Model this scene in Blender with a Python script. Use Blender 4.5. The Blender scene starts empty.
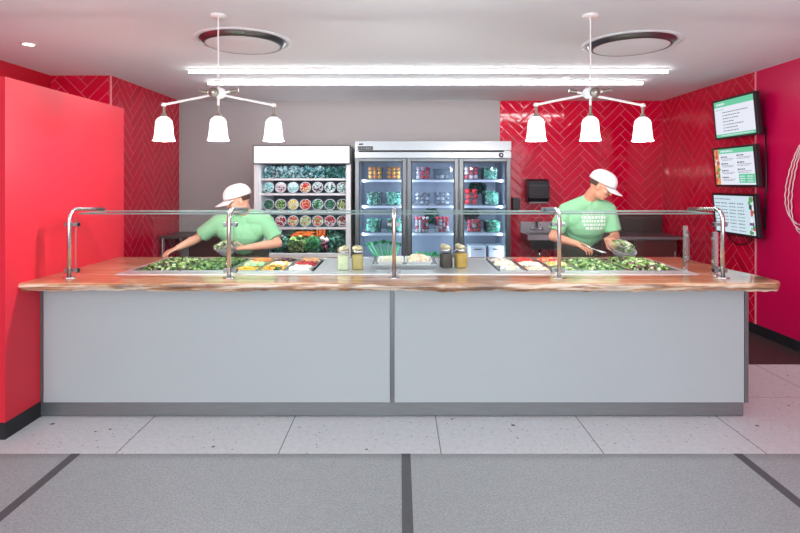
import bpy, math, random
from mathutils import Vector, Matrix
PI = math.pi
rnd = random.Random(7)
C = bpy.context.scene.collection
F = 533.0
EYE = 1.58

# ------------------------------------------------------------------ colours / materials
def s2l(c):
    return tuple((v/255/12.92 if v/255 <= .04045 else ((v/255+.055)/1.055)**2.4) for v in c)
def rgba(c):
    return (*s2l(c), 1)
def new_mat(name):
    m = bpy.data.materials.new(name); m.use_nodes = True
    nt = m.node_tree; nt.nodes.clear()
    out = nt.nodes.new('ShaderNodeOutputMaterial')
    return m, nt, out
class NT:
    """tiny helper for writing node maths"""
    def __init__(s, nt): s.nt = nt
    def n(s, t, **kw):
        nd = s.nt.nodes.new(t)
        for k, v in kw.items(): setattr(nd, k, v)
        return nd
    def link(s, a, b): s.nt.links.new(a, b)
    def m(s, op, a, b=None, c=None):
        nd = s.nt.nodes.new('ShaderNodeMath'); nd.operation = op
        for i, v in enumerate((a, b, c)):
            if v is None: continue
            if isinstance(v, (int, float)): nd.inputs[i].default_value = v
            else: s.nt.links.new(v, nd.inputs[i])
        return nd.outputs[0]
    def mix(s, f, a, b):
        nd = s.nt.nodes.new('ShaderNodeMix'); nd.data_type = 'RGBA'
        for sock, v in ((nd.inputs[0], f), (nd.inputs[6], a), (nd.inputs[7], b)):
            if isinstance(v, (int, float, tuple)): sock.default_value = v
            else: s.nt.links.new(v, sock)
        return nd.outputs[2]
def mat(name, col, rough=.5, metal=0., noise=0., nscale=8., bump=0., spec=.5, coat=0., emit=None, es=0., stretch=None, trans=0.):
    m, nt, out = new_mat(name); T = NT(nt)
    b = T.n('ShaderNodeBsdfPrincipled')
    b.inputs['Base Color'].default_value = rgba(col)
    b.inputs['Roughness'].default_value = rough
    b.inputs['Metallic'].default_value = metal
    b.inputs['Specular IOR Level'].default_value = spec
    b.inputs['Coat Weight'].default_value = coat
    b.inputs['Transmission Weight'].default_value = trans
    if emit:
        b.inputs['Emission Color'].default_value = rgba(emit); b.inputs['Emission Strength'].default_value = es
    if noise or bump:
        tc = T.n('ShaderNodeTexCoord'); mp = T.n('ShaderNodeMapping')
        T.link(tc.outputs['Object'], mp.inputs[0])
        if stretch: mp.inputs['Scale'].default_value = stretch
        nz = T.n('ShaderNodeTexNoise'); nz.inputs['Scale'].default_value = nscale; nz.inputs['Detail'].default_value = 4
        T.link(mp.outputs[0], nz.inputs['Vector'])
        if noise:
            l = s2l(col)
            a = (*[max(0, v*(1-noise)) for v in l], 1); c = (*[min(1, v*(1+noise)) for v in l], 1)
            T.link(T.mix(nz.outputs[0], a, c), b.inputs['Base Color'])
        if bump:
            bp = T.n('ShaderNodeBump'); bp.inputs['Strength'].default_value = bump; bp.inputs['Distance'].default_value = .01
            T.link(nz.outputs[0], bp.inputs['Height']); T.link(bp.outputs[0], b.inputs['Normal'])
    T.link(b.outputs[0], out.inputs[0])
    return m
def emis(name, col, s):
    m, nt, out = new_mat(name); T = NT(nt)
    e = T.n('ShaderNodeEmission'); e.inputs[0].default_value = rgba(col); e.inputs[1].default_value = s
    T.link(e.outputs[0], out.inputs[0]); return m
def glass(name, tint=(250, 255, 252), refl=.06, edge=.5, rough=.02):
    m, nt, out = new_mat(name); T = NT(nt)
    tr = T.n('ShaderNodeBsdfTransparent'); tr.inputs[0].default_value = rgba(tint)
    g = T.n('ShaderNodeBsdfGlossy'); g.inputs['Roughness'].default_value = rough
    lw = T.n('ShaderNodeLayerWeight'); lw.inputs[0].default_value = .25
    f = T.m('MULTIPLY_ADD', lw.outputs['Fresnel'], edge, refl*.3)
    mx = T.n('ShaderNodeMixShader'); T.link(f, mx.inputs[0]); T.link(tr.outputs[0], mx.inputs[1]); T.link(g.outputs[0], mx.inputs[2])
    T.link(mx.outputs[0], out.inputs[0]); return m
def clear_plastic(name, tint=(235, 240, 245), white=.22):
    m, nt, out = new_mat(name); T = NT(nt)
    tr = T.n('ShaderNodeBsdfTransparent'); tr.inputs[0].default_value = rgba(tint)
    p = T.n('ShaderNodeBsdfPrincipled'); p.inputs['Base Color'].default_value = rgba((235, 240, 243)); p.inputs['Roughness'].default_value = .12
    mx = T.n('ShaderNodeMixShader'); mx.inputs[0].default_value = white
    T.link(tr.outputs[0], mx.inputs[1]); T.link(p.outputs[0], mx.inputs[2]); T.link(mx.outputs[0], out.inputs[0]); return m

def herring(name, axis, offx=0., offz=0.):
    """glossy red herringbone tile, 4 to 1, turned 45 degrees, pink grout"""
    W, n = .1015, 4
    m, nt, out = new_mat(name); T = NT(nt)
    tc = T.n('ShaderNodeTexCoord'); sp = T.n('ShaderNodeSeparateXYZ'); T.link(tc.outputs['Object'], sp.inputs[0])
    h = T.m('ADD', sp.outputs[0 if axis == 'x' else 1], 50+offx); v = T.m('ADD', sp.outputs[2], 100+offz)
    r2 = 1/math.sqrt(2)/W
    u = T.m('MULTIPLY', T.m('ADD', h, v), r2); w = T.m('MULTIPLY', T.m('SUBTRACT', v, h), r2)
    i = T.m('FLOOR', u); j = T.m('FLOOR', w); fu = T.m('FRACT', u); fv = T.m('FRACT', w)
    k = T.m('FLOORED_MODULO', T.m('SUBTRACT', i, j), 2*n)
    k = T.m('ROUND', k)
    isv = T.m('GREATER_THAN', k, n-.5)
    # along / across for both kinds
    alh = T.m('ADD', k, fu); alv = T.m('ADD', T.m('SUBTRACT', 2*n-1, k), fv)
    al = T.m('ADD', T.m('MULTIPLY', alh, T.m('SUBTRACT', 1, isv)), T.m('MULTIPLY', alv, isv))
    ac = T.m('ADD', T.m('MULTIPLY', fv, T.m('SUBTRACT', 1, isv)), T.m('MULTIPLY', fu, isv))
    d = T.m('MINIMUM', T.m('MINIMUM', al, T.m('SUBTRACT', n, al)), T.m('MINIMUM', ac, T.m('SUBTRACT', 1, ac)))
    grout = T.m('LESS_THAN', d, .032)
    # id
    ix = T.m('SUBTRACT', i, T.m('MULTIPLY', k, T.m('SUBTRACT', 1, isv)))
    jx = T.m('SUBTRACT', j, T.m('MULTIPLY', T.m('SUBTRACT', 2*n-1, k), isv))
    cb = T.n('ShaderNodeCombineXYZ'); T.link(ix, cb.inputs[0]); T.link(jx, cb.inputs[1]); T.link(isv, cb.inputs[2])
    wn = T.n('ShaderNodeTexWhiteNoise'); wn.noise_dimensions = '3D'; T.link(cb.outputs[0], wn.inputs['Vector'])
    tile = T.mix(wn.outputs['Value'], rgba((198, 3, 46)), rgba((212, 6, 56)))
    col = T.mix(grout, tile, rgba((214, 92, 110)))
    b = T.n('ShaderNodeBsdfPrincipled'); T.link(col, b.inputs['Base Color'])
    T.link(T.m('MULTIPLY_ADD', grout, .5, .07), b.inputs['Roughness'])
    # gentle waviness + tile tilt + sunk grout
    nz = T.n('ShaderNodeTexNoise'); nz.inputs['Scale'].default_value = 5; nz.inputs['Detail'].default_value = 1; T.link(tc.outputs['Object'], nz.inputs['Vector'])
    tilt = T.m('MULTIPLY', T.m('SUBTRACT', wn.outputs['Value'], .5), T.m('MULTIPLY', ac, .25))
    edge = T.m('MULTIPLY', T.m('MINIMUM', d, .1), 4)
    hh = T.m('ADD', T.m('ADD', T.m('MULTIPLY', nz.outputs[0], 1.2), tilt), edge)
    bp = T.n('ShaderNodeBump'); bp.inputs['Strength'].default_value = .35; bp.inputs['Distance'].default_value = .006
    T.link(hh, bp.inputs['Height']); T.link(bp.outputs[0], b.inputs['Normal'])
    T.link(b.outputs[0], out.inputs[0]); return m

def terrazzo(name):
    m, nt, out = new_mat(name); T = NT(nt)
    tc = T.n('ShaderNodeTexCoord'); sp = T.n('ShaderNodeSeparateXYZ'); T.link(tc.outputs['Object'], sp.inputs[0])
    # dark chips in two sizes
    def chips(scale, keep, size, seed):
        mp = T.n('ShaderNodeMapping'); mp.inputs['Location'].default_value = (seed, seed*2, 0); T.link(tc.outputs['Object'], mp.inputs[0])
        vo = T.n('ShaderNodeTexVoronoi'); vo.inputs['Scale'].default_value = scale; T.link(mp.outputs[0], vo.inputs['Vector'])
        wn = T.n('ShaderNodeTexWhiteNoise'); wn.noise_dimensions = '3D'; T.link(vo.outputs['Position'], wn.inputs['Vector'])
        on = T.m('LESS_THAN', wn.outputs['Value'], keep)
        sz = T.m('MULTIPLY', T.m('DIVIDE', wn.outputs['Value'], keep), size)
        return T.m('MULTIPLY', on, T.m('LESS_THAN', vo.outputs['Distance'], sz))
    c1 = chips(14, .13, .24, 1.3); c2 = chips(42, .2, .3, 4.7); c3 = chips(70, .35, .4, 9.1)
    nz = T.n('ShaderNodeTexNoise'); nz.inputs['Scale'].default_value = 30; nz.inputs['Detail'].default_value = 3; T.link(tc.outputs['Object'], nz.inputs['Vector'])
    base = T.mix(nz.outputs[0], rgba((200, 208, 210)), rgba((228, 234, 236)))
    base = T.mix(T.m('MULTIPLY', c3, .35), base, rgba((150, 152, 155)))
    base = T.mix(T.m('MULTIPLY', c2, .6), base, rgba((95, 97, 100)))
    base = T.mix(T.m('MULTIPLY', c1, .9), base, rgba((40, 42, 45)))
    def joint(s, off, wd):
        a = T.m('FRACT', T.m('DIVIDE', T.m('ADD', s, 95-off), .95))
        return T.m('LESS_THAN', T.m('MINIMUM', a, T.m('SUBTRACT', 1, a)), wd/.95)
    j = T.m('MAXIMUM', joint(sp.outputs[0], .24, .0035), joint(sp.outputs[1], 3.93, .0025))
    base = T.mix(T.m('MULTIPLY', j, .8), base, rgba((70, 72, 74)))
    b = T.n('ShaderNodeBsdfPrincipled'); T.link(base, b.inputs['Base Color']); b.inputs['Roughness'].default_value = .38
    T.link(b.outputs[0], out.inputs[0]); return m

def wood(name, lv=False):
    m, nt, out = new_mat(name); T = NT(nt)
    tc = T.n('ShaderNodeTexCoord'); mp = T.n('ShaderNodeMapping'); mp.inputs['Scale'].default_value = (.8, 7, 7); T.link(tc.outputs['Object'], mp.inputs[0])
    nz = T.n('ShaderNodeTexNoise'); nz.inputs['Scale'].default_value = 3; nz.inputs['Detail'].default_value = 8; nz.inputs['Distortion'].default_value = .6
    T.link(mp.outputs[0], nz.inputs['Vector'])
    n2 = T.n('ShaderNodeTexNoise'); n2.inputs['Scale'].default_value = 3.2; n2.inputs['Detail'].default_value = 5; T.link(tc.outputs['Object'], n2.inputs['Vector'])
    cr = T.n('ShaderNodeValToRGB'); e = cr.color_ramp.elements
    e[0].position = .28; e[0].color = rgba((112, 70, 44)); e[1].position = .72; e[1].color = rgba((216, 182, 146))
    x = e.new(.46); x.color = rgba((170, 122, 84)); x = e.new(.58); x.color = rgba((198, 154, 116))
    T.link(T.m('ADD', T.m('MULTIPLY', nz.outputs[0], .6), T.m('MULTIPLY', n2.outputs[0], .4)), cr.inputs[0])
    # knots and pale sapwood streaks
    mk = T.n('ShaderNodeMapping'); mk.inputs['Scale'].default_value = (1.6, 5, 16) if lv else (1.5, 4, 6); T.link(tc.outputs['Object'], mk.inputs[0])
    n3 = T.n('ShaderNodeTexNoise'); n3.inputs['Scale'].default_value = 2; n3.inputs['Detail'].default_value = 6; T.link(mk.outputs[0], n3.inputs['Vector'])
    dark = T.n('ShaderNodeMapRange'); dark.inputs[1].default_value = .54 if lv else .62; dark.inputs[2].default_value = .62 if lv else .72; T.link(n3.outputs[0], dark.inputs[0])
    pale = T.n('ShaderNodeMapRange'); pale.inputs[1].default_value = .52 if lv else .42; pale.inputs[2].default_value = .44 if lv else .3; T.link(n3.outputs[0], pale.inputs[0])
    col = T.mix(T.m('MULTIPLY', dark.outputs[0], .75), cr.outputs[0], rgba((96, 58, 30)))
    col = T.mix(T.m('MULTIPLY', pale.outputs[0], .7), col, rgba((250, 234, 210) if lv else (232, 208, 180)))
    b = T.n('ShaderNodeBsdfPrincipled'); T.link(col, b.inputs['Base Color']); b.inputs['Roughness'].default_value = .3
    b.inputs['Coat Weight'].default_value = 1; b.inputs['Coat Roughness'].default_value = .05
    bp = T.n('ShaderNodeBump'); bp.inputs['Strength'].default_value = .45 if lv else .25; bp.inputs['Distance'].default_value = .012 if lv else .004
    T.link(n3.outputs[0] if lv else nz.outputs[0], bp.inputs['Height']); T.link(bp.outputs[0], b.inputs['Normal'])
    T.link(b.outputs[0], out.inputs[0]); return m

M = dict(
    steel=mat('brushed_steel', (158, 158, 161), .3, 1, noise=.12, nscale=30, stretch=(.3, 1, 14)),
    steel_h=mat('steel_polished', (206, 206, 207), .24, 1),
    steel_deck=mat('steel_deck', (222, 224, 228), .3, .75, noise=.08, nscale=20, stretch=(1, 6, 1)),
    steel_dk=mat('steel_dull', (138, 140, 142), .42, .85, noise=.2, nscale=14, stretch=(.4, 1, 8)),
    ringm=mat('diffuser_ring', (120, 122, 126), .3, .9),
    chrome=mat('chrome', (200, 202, 205), .06, 1),
    dark=mat('black_plastic', (30, 31, 35), .35),
    darkgrey=mat('dark_grey', (66, 68, 72), .45),
    black=mat('black_rubber', (26, 28, 31), .5),
    white=mat('white_enamel', (236, 237, 240), .35),
    whitem=mat('white_metal', (250, 249, 246), .3),
    ceil=mat('ceiling_paint', (234, 242, 245), .85),
    greywall=mat('grey_wall_paint', (170, 165, 165), .7),
    red=mat('red_gloss_panel', (214, 34, 56), .42),
    crimson=mat('crimson_wall', (204, 6, 78), .3),
    darkred=mat('deep_red_paint', (196, 6, 40), .45),
    panel=mat('pale_grey_laminate', (175, 182, 184), .42, noise=.02, nscale=1.5),
    trim=mat('grey_trim', (122, 124, 126), .35, .6),
    pinktrim=mat('pale_pink_trim', (236, 150, 158), .4),
    gfloor=None, kfloor=mat('dark_kitchen_floor', (62, 52, 52), .5, noise=.12, nscale=12),
    strip=mat('charcoal_strip', (72, 75, 79), .6, noise=.08, nscale=40),
    liner=mat('fridge_liner', (150, 158, 174), .35),
    liner_w=mat('fridge_liner_white', (226, 232, 238), .4),
    back_d=mat('fridge_back_grey', (104, 108, 122), .5),
    gasket=mat('gasket', (60, 64, 68), .5),
    skin=mat('skin', (226, 168, 142), .5, noise=.06, nscale=12),
    skin2=mat('skin_tan', (222, 158, 130), .5, noise=.06, nscale=12),
    shirt=mat('green_cotton', (146, 206, 160), .85, noise=.05, nscale=10, bump=.3),
    capm=mat('white_cotton', (232, 233, 236), .8, bump=.2, nscale=30),
    hair=mat('dark_hair', (78, 54, 42), .6),
    trousers=mat('dark_trousers', (44, 46, 52), .8),
    apron=mat('dark_olive_apron', (58, 54, 46), .8),
    lips=mat('lips', (170, 92, 84), .5),
    ink=mat('shirt_print', (236, 240, 236), .8),
    brown=mat('brown_steel_red_reflection', (92, 44, 40), .35, .2, noise=.1, nscale=6),  # red reflected in the stainless cabinet fronts is put into this brown
    cordm=mat('braided_cord', (226, 206, 208), .7), steel_door=mat('door_frame_steel', (112, 114, 118), .36, .9, noise=.15, nscale=20, stretch=(8, 1, .3)), rimg=mat('bowl_rim_grey', (186, 192, 198), .3), dsteel=mat('dark_worktop', (78, 66, 64), .35, .5),
    edge=mat('glass_edge', (112, 134, 130), .2, spec=.8),
)
# grey speckled vinyl
def vinyl():
    m, nt, out = new_mat('grey_speckled_vinyl'); T = NT(nt)
    tc = T.n('ShaderNodeTexCoord')
    n1 = T.n('ShaderNodeTexNoise'); n1.inputs['Scale'].default_value = 90; n1.inputs['Detail'].default_value = 2; T.link(tc.outputs['Object'], n1.inputs['Vector'])
    n2 = T.n('ShaderNodeTexNoise'); n2.inputs['Scale'].default_value = 14; n2.inputs['Detail'].default_value = 8; n2.inputs['Roughness'].default_value = .7; T.link(tc.outputs['Object'], n2.inputs['Vector'])
    mr = T.n('ShaderNodeMapRange'); mr.inputs[1].default_value = .35; mr.inputs[2].default_value = .65; T.link(n1.outputs[0], mr.inputs[0])
    a = T.mix(mr.outputs[0], rgba((116, 122, 125)), rgba((158, 164, 167)))
    b_ = T.mix(n2.outputs[0], rgba((116, 123, 126)), rgba((156, 163, 166)))
    col = T.mix(.5, a, b_)
    b = T.n('ShaderNodeBsdfPrincipled'); T.link(col, b.inputs['Base Color']); b.inputs['Roughness'].default_value = .5
    T.link(b.outputs[0], out.inputs[0]); return m
M['gfloor'] = vinyl()
M['tile_x'] = herring('red_herringbone_back', 'x', offx=-.09)
M['tile_y'] = herring('red_herringbone_side', 'y')
M['terrazzo'] = terrazzo('terrazzo'); M['wood'] = wood('live_edge_wood'); M['bark'] = wood('live_edge_face', True)
M['glass'] = glass('guard_glass', (251, 254, 253), .0, .14)
M['fglass'] = glass('fridge_door_glass', (236, 242, 250), .0, .15)
M['jar'] = glass('jar_glass', (246, 250, 248), .02, .3, .05)
M['clear'] = clear_plastic('clear_tub', (250, 252, 253), .025)
M['clearbowl'] = clear_plastic('clear_bowl', (240, 244, 246), .38)
M['frost'] = clear_plastic('frosted_bin', (220, 226, 235), .75)
M['strip_e'] = emis('strip_light_lens', (255, 255, 255), 28)
M['shade'] = mat('opal_shade', (240, 243, 242), .25, emit=(255, 255, 252), es=.9)
M['bulb'] = emis('bulb', (255, 252, 246), 14)
M['sign_e'] = emis('lit_header', (255, 255, 255), 1.0)
M['scr_w'] = emis('screen_white', (226, 229, 240), 1.0)
M['scr_b'] = emis('screen_pale_blue', (200, 220, 230), 1.0)
M['scr_g'] = emis('screen_green', (110, 198, 160), 1.0)
M['scr_t'] = emis('screen_text', (120, 125, 140), 1.0)
M['scr_d'] = emis('screen_dark_text', (66, 70, 84), 1.0)
M['scr_r'] = emis('screen_red', (205, 86, 84), 1.0)
M['scr_o'] = emis('screen_orange', (222, 150, 96), 1.0)
M['scr_l'] = emis('screen_leaf', (90, 150, 90), 1.0)
M['scr_p'] = emis('screen_purple', (110, 84, 120), 1.0)
M['downl'] = emis('downlight_lens', (255, 253, 248), 14)
M['panel_e'] = emis('customer_panel_lens', (255, 255, 255), 3)
def food(name, col, rough=.45, noise=.25, ns=30): 
    if name not in M: M[name] = mat('food_'+name, col, rough, noise=noise, nscale=ns)
    return M[name]
for nm, c in dict(lettuce=(138, 168, 88), lettuce_d=(50, 88, 40), lettuce_p=(198, 210, 160), spinach=(52, 96, 50), spinach_l=(98, 142, 84),
                  kale=(44, 92, 76), kale_l=(86, 146, 128), kale_d=(22, 54, 48), teal=(136, 204, 210), teal_l=(214, 242, 246), teal_d=(40, 112, 120),
                  carrot=(238, 112, 34), carrot_d=(206, 84, 24), corn=(244, 196, 70), olive=(52, 34, 34), beet=(168, 22, 42), tomato=(206, 46, 40),
                  pepper=(238, 150, 50), onion=(226, 196, 204), egg=(244, 240, 226), nut=(150, 104, 66), tofu=(240, 236, 220), peach=(232, 178, 146),
                  orange=(250, 170, 60), orange_d=(236, 140, 52), radish=(222, 60, 78), radish_w=(246, 214, 214), mush=(206, 206, 212), mush_d=(150, 146, 152),
                  redp=(206, 36, 44), green=(60, 184, 132), green_l=(160, 236, 206), green_d=(14, 84, 60), celery=(70, 176, 96), celery_l=(150, 224, 160),
                  purple=(108, 34, 72), cream=(232, 226, 190), seed=(206, 176, 106), spice=(74, 56, 50), gold=(200, 156, 76), dressing=(222, 222, 186)).items():
    food(nm, c)

# ------------------------------------------------------------------ mesh builder
ORG = {}
class MB:
    def __init__(s): s.v = []; s.f = []; s.mi = []; s.sm = []; s.cur = 0
    def add(s, vs, fs, smooth=False, mi=None):
        o = len(s.v); s.v += [Vector(v) for v in vs]
        for f in fs:
            s.f.append([o+i for i in f]); s.mi.append(s.cur if mi is None else mi); s.sm.append(smooth)
        return s
    def box(s, x0, x1, y0, y1, z0, z1, mi=None):
        vs = [(x, y, z) for z in (z0, z1) for y in (y0, y1) for x in (x0, x1)]
        return s.add(vs, [(0, 2, 3, 1), (4, 5, 7, 6), (0, 1, 5, 4), (2, 6, 7, 3), (0, 4, 6, 2), (1, 3, 7, 5)], False, mi)
    def obox(s, c, ax, mi=None):
        """box from centre and three half-axis vectors"""
        c = Vector(c); a, b, d = [Vector(q) for q in ax]
        vs = [c + a*i + b*j + d*k for k in (-1, 1) for j in (-1, 1) for i in (-1, 1)]
        return s.add(vs, [(0, 2, 3, 1), (4, 5, 7, 6), (0, 1, 5, 4), (2, 6, 7, 3), (0, 4, 6, 2), (1, 3, 7, 5)], False, mi)
    def cyl(s, p0, p1, r0, r1=None, seg=16, mi=None, caps=True):
        r1 = r0 if r1 is None else r1
        p0, p1 = Vector(p0), Vector(p1); d = (p1-p0).normalized()
        a = d.orthogonal().normalized(); b = d.cross(a)
        vs = [];
        for p, r in ((p0, r0), (p1, r1)):
            for i in range(seg):
                t = 2*PI*i/seg; vs.append(p + a*(math.cos(t)*r) + b*(math.sin(t)*r))
        s.add(vs, [(i, (i+1) % seg, seg+(i+1) % seg, seg+i) for i in range(seg)], True, mi)
        if caps:
            s.add(vs[:seg], [tuple(range(seg-1, -1, -1))], False, mi); s.add(vs[seg:], [tuple(range(seg))], False, mi)
        return s
    def tube(s, pts, r, seg=8, mi=None, closed=False):
        pts = [Vector(p) for p in pts]; n = len(pts); vs = []; ref = None
        for k, p in enumerate(pts):
            if closed: d = pts[(k+1) % n]-pts[k-1]
            else: d = pts[min(k+1, n-1)]-pts[max(k-1, 0)]
            d.normalize()
            if ref is None: ref = d.orthogonal().normalized()
            a = (ref - d*ref.dot(d)).normalized(); ref = a; b = d.cross(a)
            rr = r[k] if isinstance(r, (list, tuple)) else r
            for i in range(seg):
                t = 2*PI*i/seg; vs.append(p + a*(math.cos(t)*rr) + b*(math.sin(t)*rr))
        fs = []
        for k in range(n if closed else n-1):
            q = (k+1) % n
            fs += [(k*seg+i, k*seg+(i+1) % seg, q*seg+(i+1) % seg, q*seg+i) for i in range(seg)]
        if not closed: fs += [tuple(range(seg-1, -1, -1)), tuple(range((n-1)*seg, n*seg))]
        return s.add(vs, fs, True, mi)
    def lathe(s, prof, c, seg=32, mi=None, ax=None, cap0=False, cap1=False):
        """prof: (r, h) list around axis; ax = 3 unit vectors (a, b, up)"""
        c = Vector(c); a, b, u = [Vector(q) for q in (ax or ((1, 0, 0), (0, 1, 0), (0, 0, 1)))]
        vs = [c + a*(r*math.cos(2*PI*i/seg)) + b*(r*math.sin(2*PI*i/seg)) + u*h for r, h in prof for i in range(seg)]
        fs = [(k*seg+i, k*seg+(i+1) % seg, (k+1)*seg+(i+1) % seg, (k+1)*seg+i) for k in range(len(prof)-1) for i in range(seg)]
        s.add(vs, fs, True, mi)
        if cap0: s.add(vs[:seg], [tuple(range(seg-1, -1, -1))], False, mi)
        if cap1: s.add(vs[-seg:], [tuple(range(seg))], False, mi)
        return s
    def ell(s, c, ax, seg=14, rings=9, mi=None):
        c = Vector(c)
        if isinstance(ax, (int, float)): ax = (ax, ax, ax)
        if isinstance(ax[0], (int, float)): ax = ((ax[0], 0, 0), (0, ax[1], 0), (0, 0, ax[2]))
        a, b, u = [Vector(q) for q in ax]
        if a.cross(b).dot(u) < 0: b = -b
        vs = [c-u]
        for k in range(1, rings):
            ph = -PI/2 + PI*k/rings
            vs += [c + a*(math.cos(ph)*math.cos(2*PI*i/seg)) + b*(math.cos(ph)*math.sin(2*PI*i/seg)) + u*math.sin(ph) for i in range(seg)]
        vs.append(c+u); L = len(vs)-1
        fs = [(0, 1+(i+1) % seg, 1+i) for i in range(seg)]
        for k in range(rings-2):
            fs += [(1+k*seg+i, 1+k*seg+(i+1) % seg, 1+(k+1)*seg+(i+1) % seg, 1+(k+1)*seg+i) for i in range(seg)]
        fs += [(1+(rings-2)*seg+i, 1+(rings-2)*seg+(i+1) % seg, L) for i in range(seg)]
        return s.add(vs, fs, True, mi)
    def cap(s, p0, p1, r0, r1=None, seg=12):
        r1 = r0 if r1 is None else r1
        s.cyl(p0, p1, r0, r1, seg); s.ell(p0, r0*.999, seg, 8); s.ell(p1, r1*.999, seg, 8); return s
    def prism(s, poly, z0, z1, mi=None):
        n = len(poly); vs = [(x, y, z0) for x, y in poly]+[(x, y, z1) for x, y in poly]
        return s.add(vs, [tuple(range(n-1, -1, -1)), tuple(range(n, 2*n))]+[(i, (i+1) % n, n+(i+1) % n, n+i) for i in range(n)], False, mi)
    def leaf(s, c, d, nrm, L, W, mi, curl=.25):
        c, d, nrm = Vector(c), Vector(d).normalized(), Vector(nrm)
        w = d.cross(nrm)
        if w.length < 1e-3: w = d.orthogonal()
        w.normalize(); n = w.cross(d).normalized()
        pr = ((0, .12, 0), (.35, 1, curl*.6), (.75, .8, curl), (1, .1, curl*.5))
        vs = []
        for t, ww, h in pr:
            for q in (-1, 0, 1): vs.append(c + d*(L*t) + w*(W*.5*ww*q) + n*(L*(h + (.18*abs(q)*ww))))
        fs = [(k*3+q, k*3+q+1, (k+1)*3+q+1, (k+1)*3+q) for k in range(3) for q in (0, 1)]
        return s.add(vs, fs, True, mi)
    def build(s, name, mats, parent=None, origin=None, bevel=0., struct=False):
        if not isinstance(mats, (list, tuple)): mats = [mats]
        if parent is not None: o = ORG[parent]
        elif struct: o = Vector((0, 0, 0))
        elif origin is not None: o = Vector(origin)
        else:
            xs = [v.x for v in s.v]; ys = [v.y for v in s.v]; zs = [v.z for v in s.v]
            o = Vector(((min(xs)+max(xs))/2, (min(ys)+max(ys))/2, min(zs)))
        me = bpy.data.meshes.new(name)
        me.from_pydata([tuple(v-o) for v in s.v], [], s.f)
        for m in mats: me.materials.append(m)
        me.polygons.foreach_set('material_index', s.mi); me.polygons.foreach_set('use_smooth', s.sm); me.update()
        ob = bpy.data.objects.new(name, me); C.objects.link(ob)
        if parent is not None: ob.parent = parent
        else: ob.location = o
        ORG[ob] = o
        if bevel:
            b = ob.modifiers.new('bevel', 'BEVEL'); b.width = bevel; b.segments = 2; b.limit_method = 'ANGLE'
        if struct and parent is None: ob['kind'] = 'structure'
        return ob
def tag(o, label, cat, group=None, kind=None):
    o['label'] = label; o['category'] = cat
    if group: o['group'] = group
    if kind: o['kind'] = kind
    return o
def thing(name, loc, label, cat, group=None):
    o = bpy.data.objects.new(name, None); C.objects.link(o); o.location = loc; ORG[o] = Vector(loc)
    o.empty_display_size = .1
    return tag(o, label, cat, group)
def dup(root, loc, label=None, rotz=0, swap=None):
    def cp(o, par):
        c = o.copy(); C.objects.link(c)
        if par is not None: c.parent = par
        for ch in KIDS.get(o, []): KIDS.setdefault(c, []).append(cp(ch, c))
        return c
    r = cp(root, None); r.location = loc; r.rotation_euler = (0, 0, rotz); ORG[r] = Vector(loc)
    if label: r['label'] = label
    return r
KIDS = {}
def kids_of(root):
    """fill the child table once for a prototype"""
    for o in list(C.objects):
        if o.parent is not None:
            KIDS.setdefault(o.parent, [])
            if o not in KIDS[o.parent]: KIDS[o.parent].append(o)

# ------------------------------------------------------------------ the setting
CZ, YB, XR, XL2, XL = 2.75, 7.58, 3.74, -3.14, -3.80
YF = -0.9
def sbox(name, m, *a): return MB().box(*a).build(name, m, struct=True)
sbox('floor', M['terrazzo'], XL-.1, XR+.1, 3.11, 4.64, -.1, 0)
sbox('floor', M['gfloor'], XL-.1, XR+.1, YF, 3.11, -.1, 0)
sbox('floor', M['kfloor'], XL-.1, XR+.1, 4.64, YB+.1, -.1, 0)
for k, x in enumerate((-3.83, -1.89, .035, 1.97)):
    if x < -3.7: continue
    sbox('trim_%d' % (k+1), M['strip'], x-.026, x+.026, YF, 3.108, .0002, .0022)
sbox('ceiling', M['ceil'], XL-.1, XR+.1, YF, YB+.1, CZ, CZ+.1)
sbox('wall_back', M['greywall'], XL2-.02, 1.42, YB, YB+.1, 0, CZ)
sbox('wall_back', M['tile_x'], 1.42, XR+.1, YB-.006, YB+.1, 0, CZ)
sbox('wall_right', M['tile_y'], XR-.004, XR+.1, 5.6, YB-.006, 0, CZ)
sbox('wall_right', M['crimson'], XR, XR+.1, YF, 5.6, 0, CZ)
sbox('wall_left', M['tile_y'], XL2-.1, XL2, 5.81, YB, 0, CZ)
sbox('wall_left', M['tile_x'], XL, XL2, 5.8, 5.81, 0, CZ)
sbox('wall_left', M['darkred'], XL-.1, XL, YF, 5.8, 0, CZ)
sbox('trim_5', M['pinktrim'], XL2-.012, XL2+.004, 5.792, 5.802, 0, CZ)
sbox('trim_6', M['pinktrim'], XR-.010, XR+.004, 5.594, 5.606, .0, CZ)
sbox('wall_partition', M['red'], -2.70, -2.43, 3.28, 4.69, .105, 2.235)
sbox('baseboard_partition', M['black'], -2.70, -2.429, 3.279, 4.69, 0, .105)
sbox('baseboard_right', M['black'], XR-.012, XR, YF, YB-.02, 0, .1)

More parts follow.
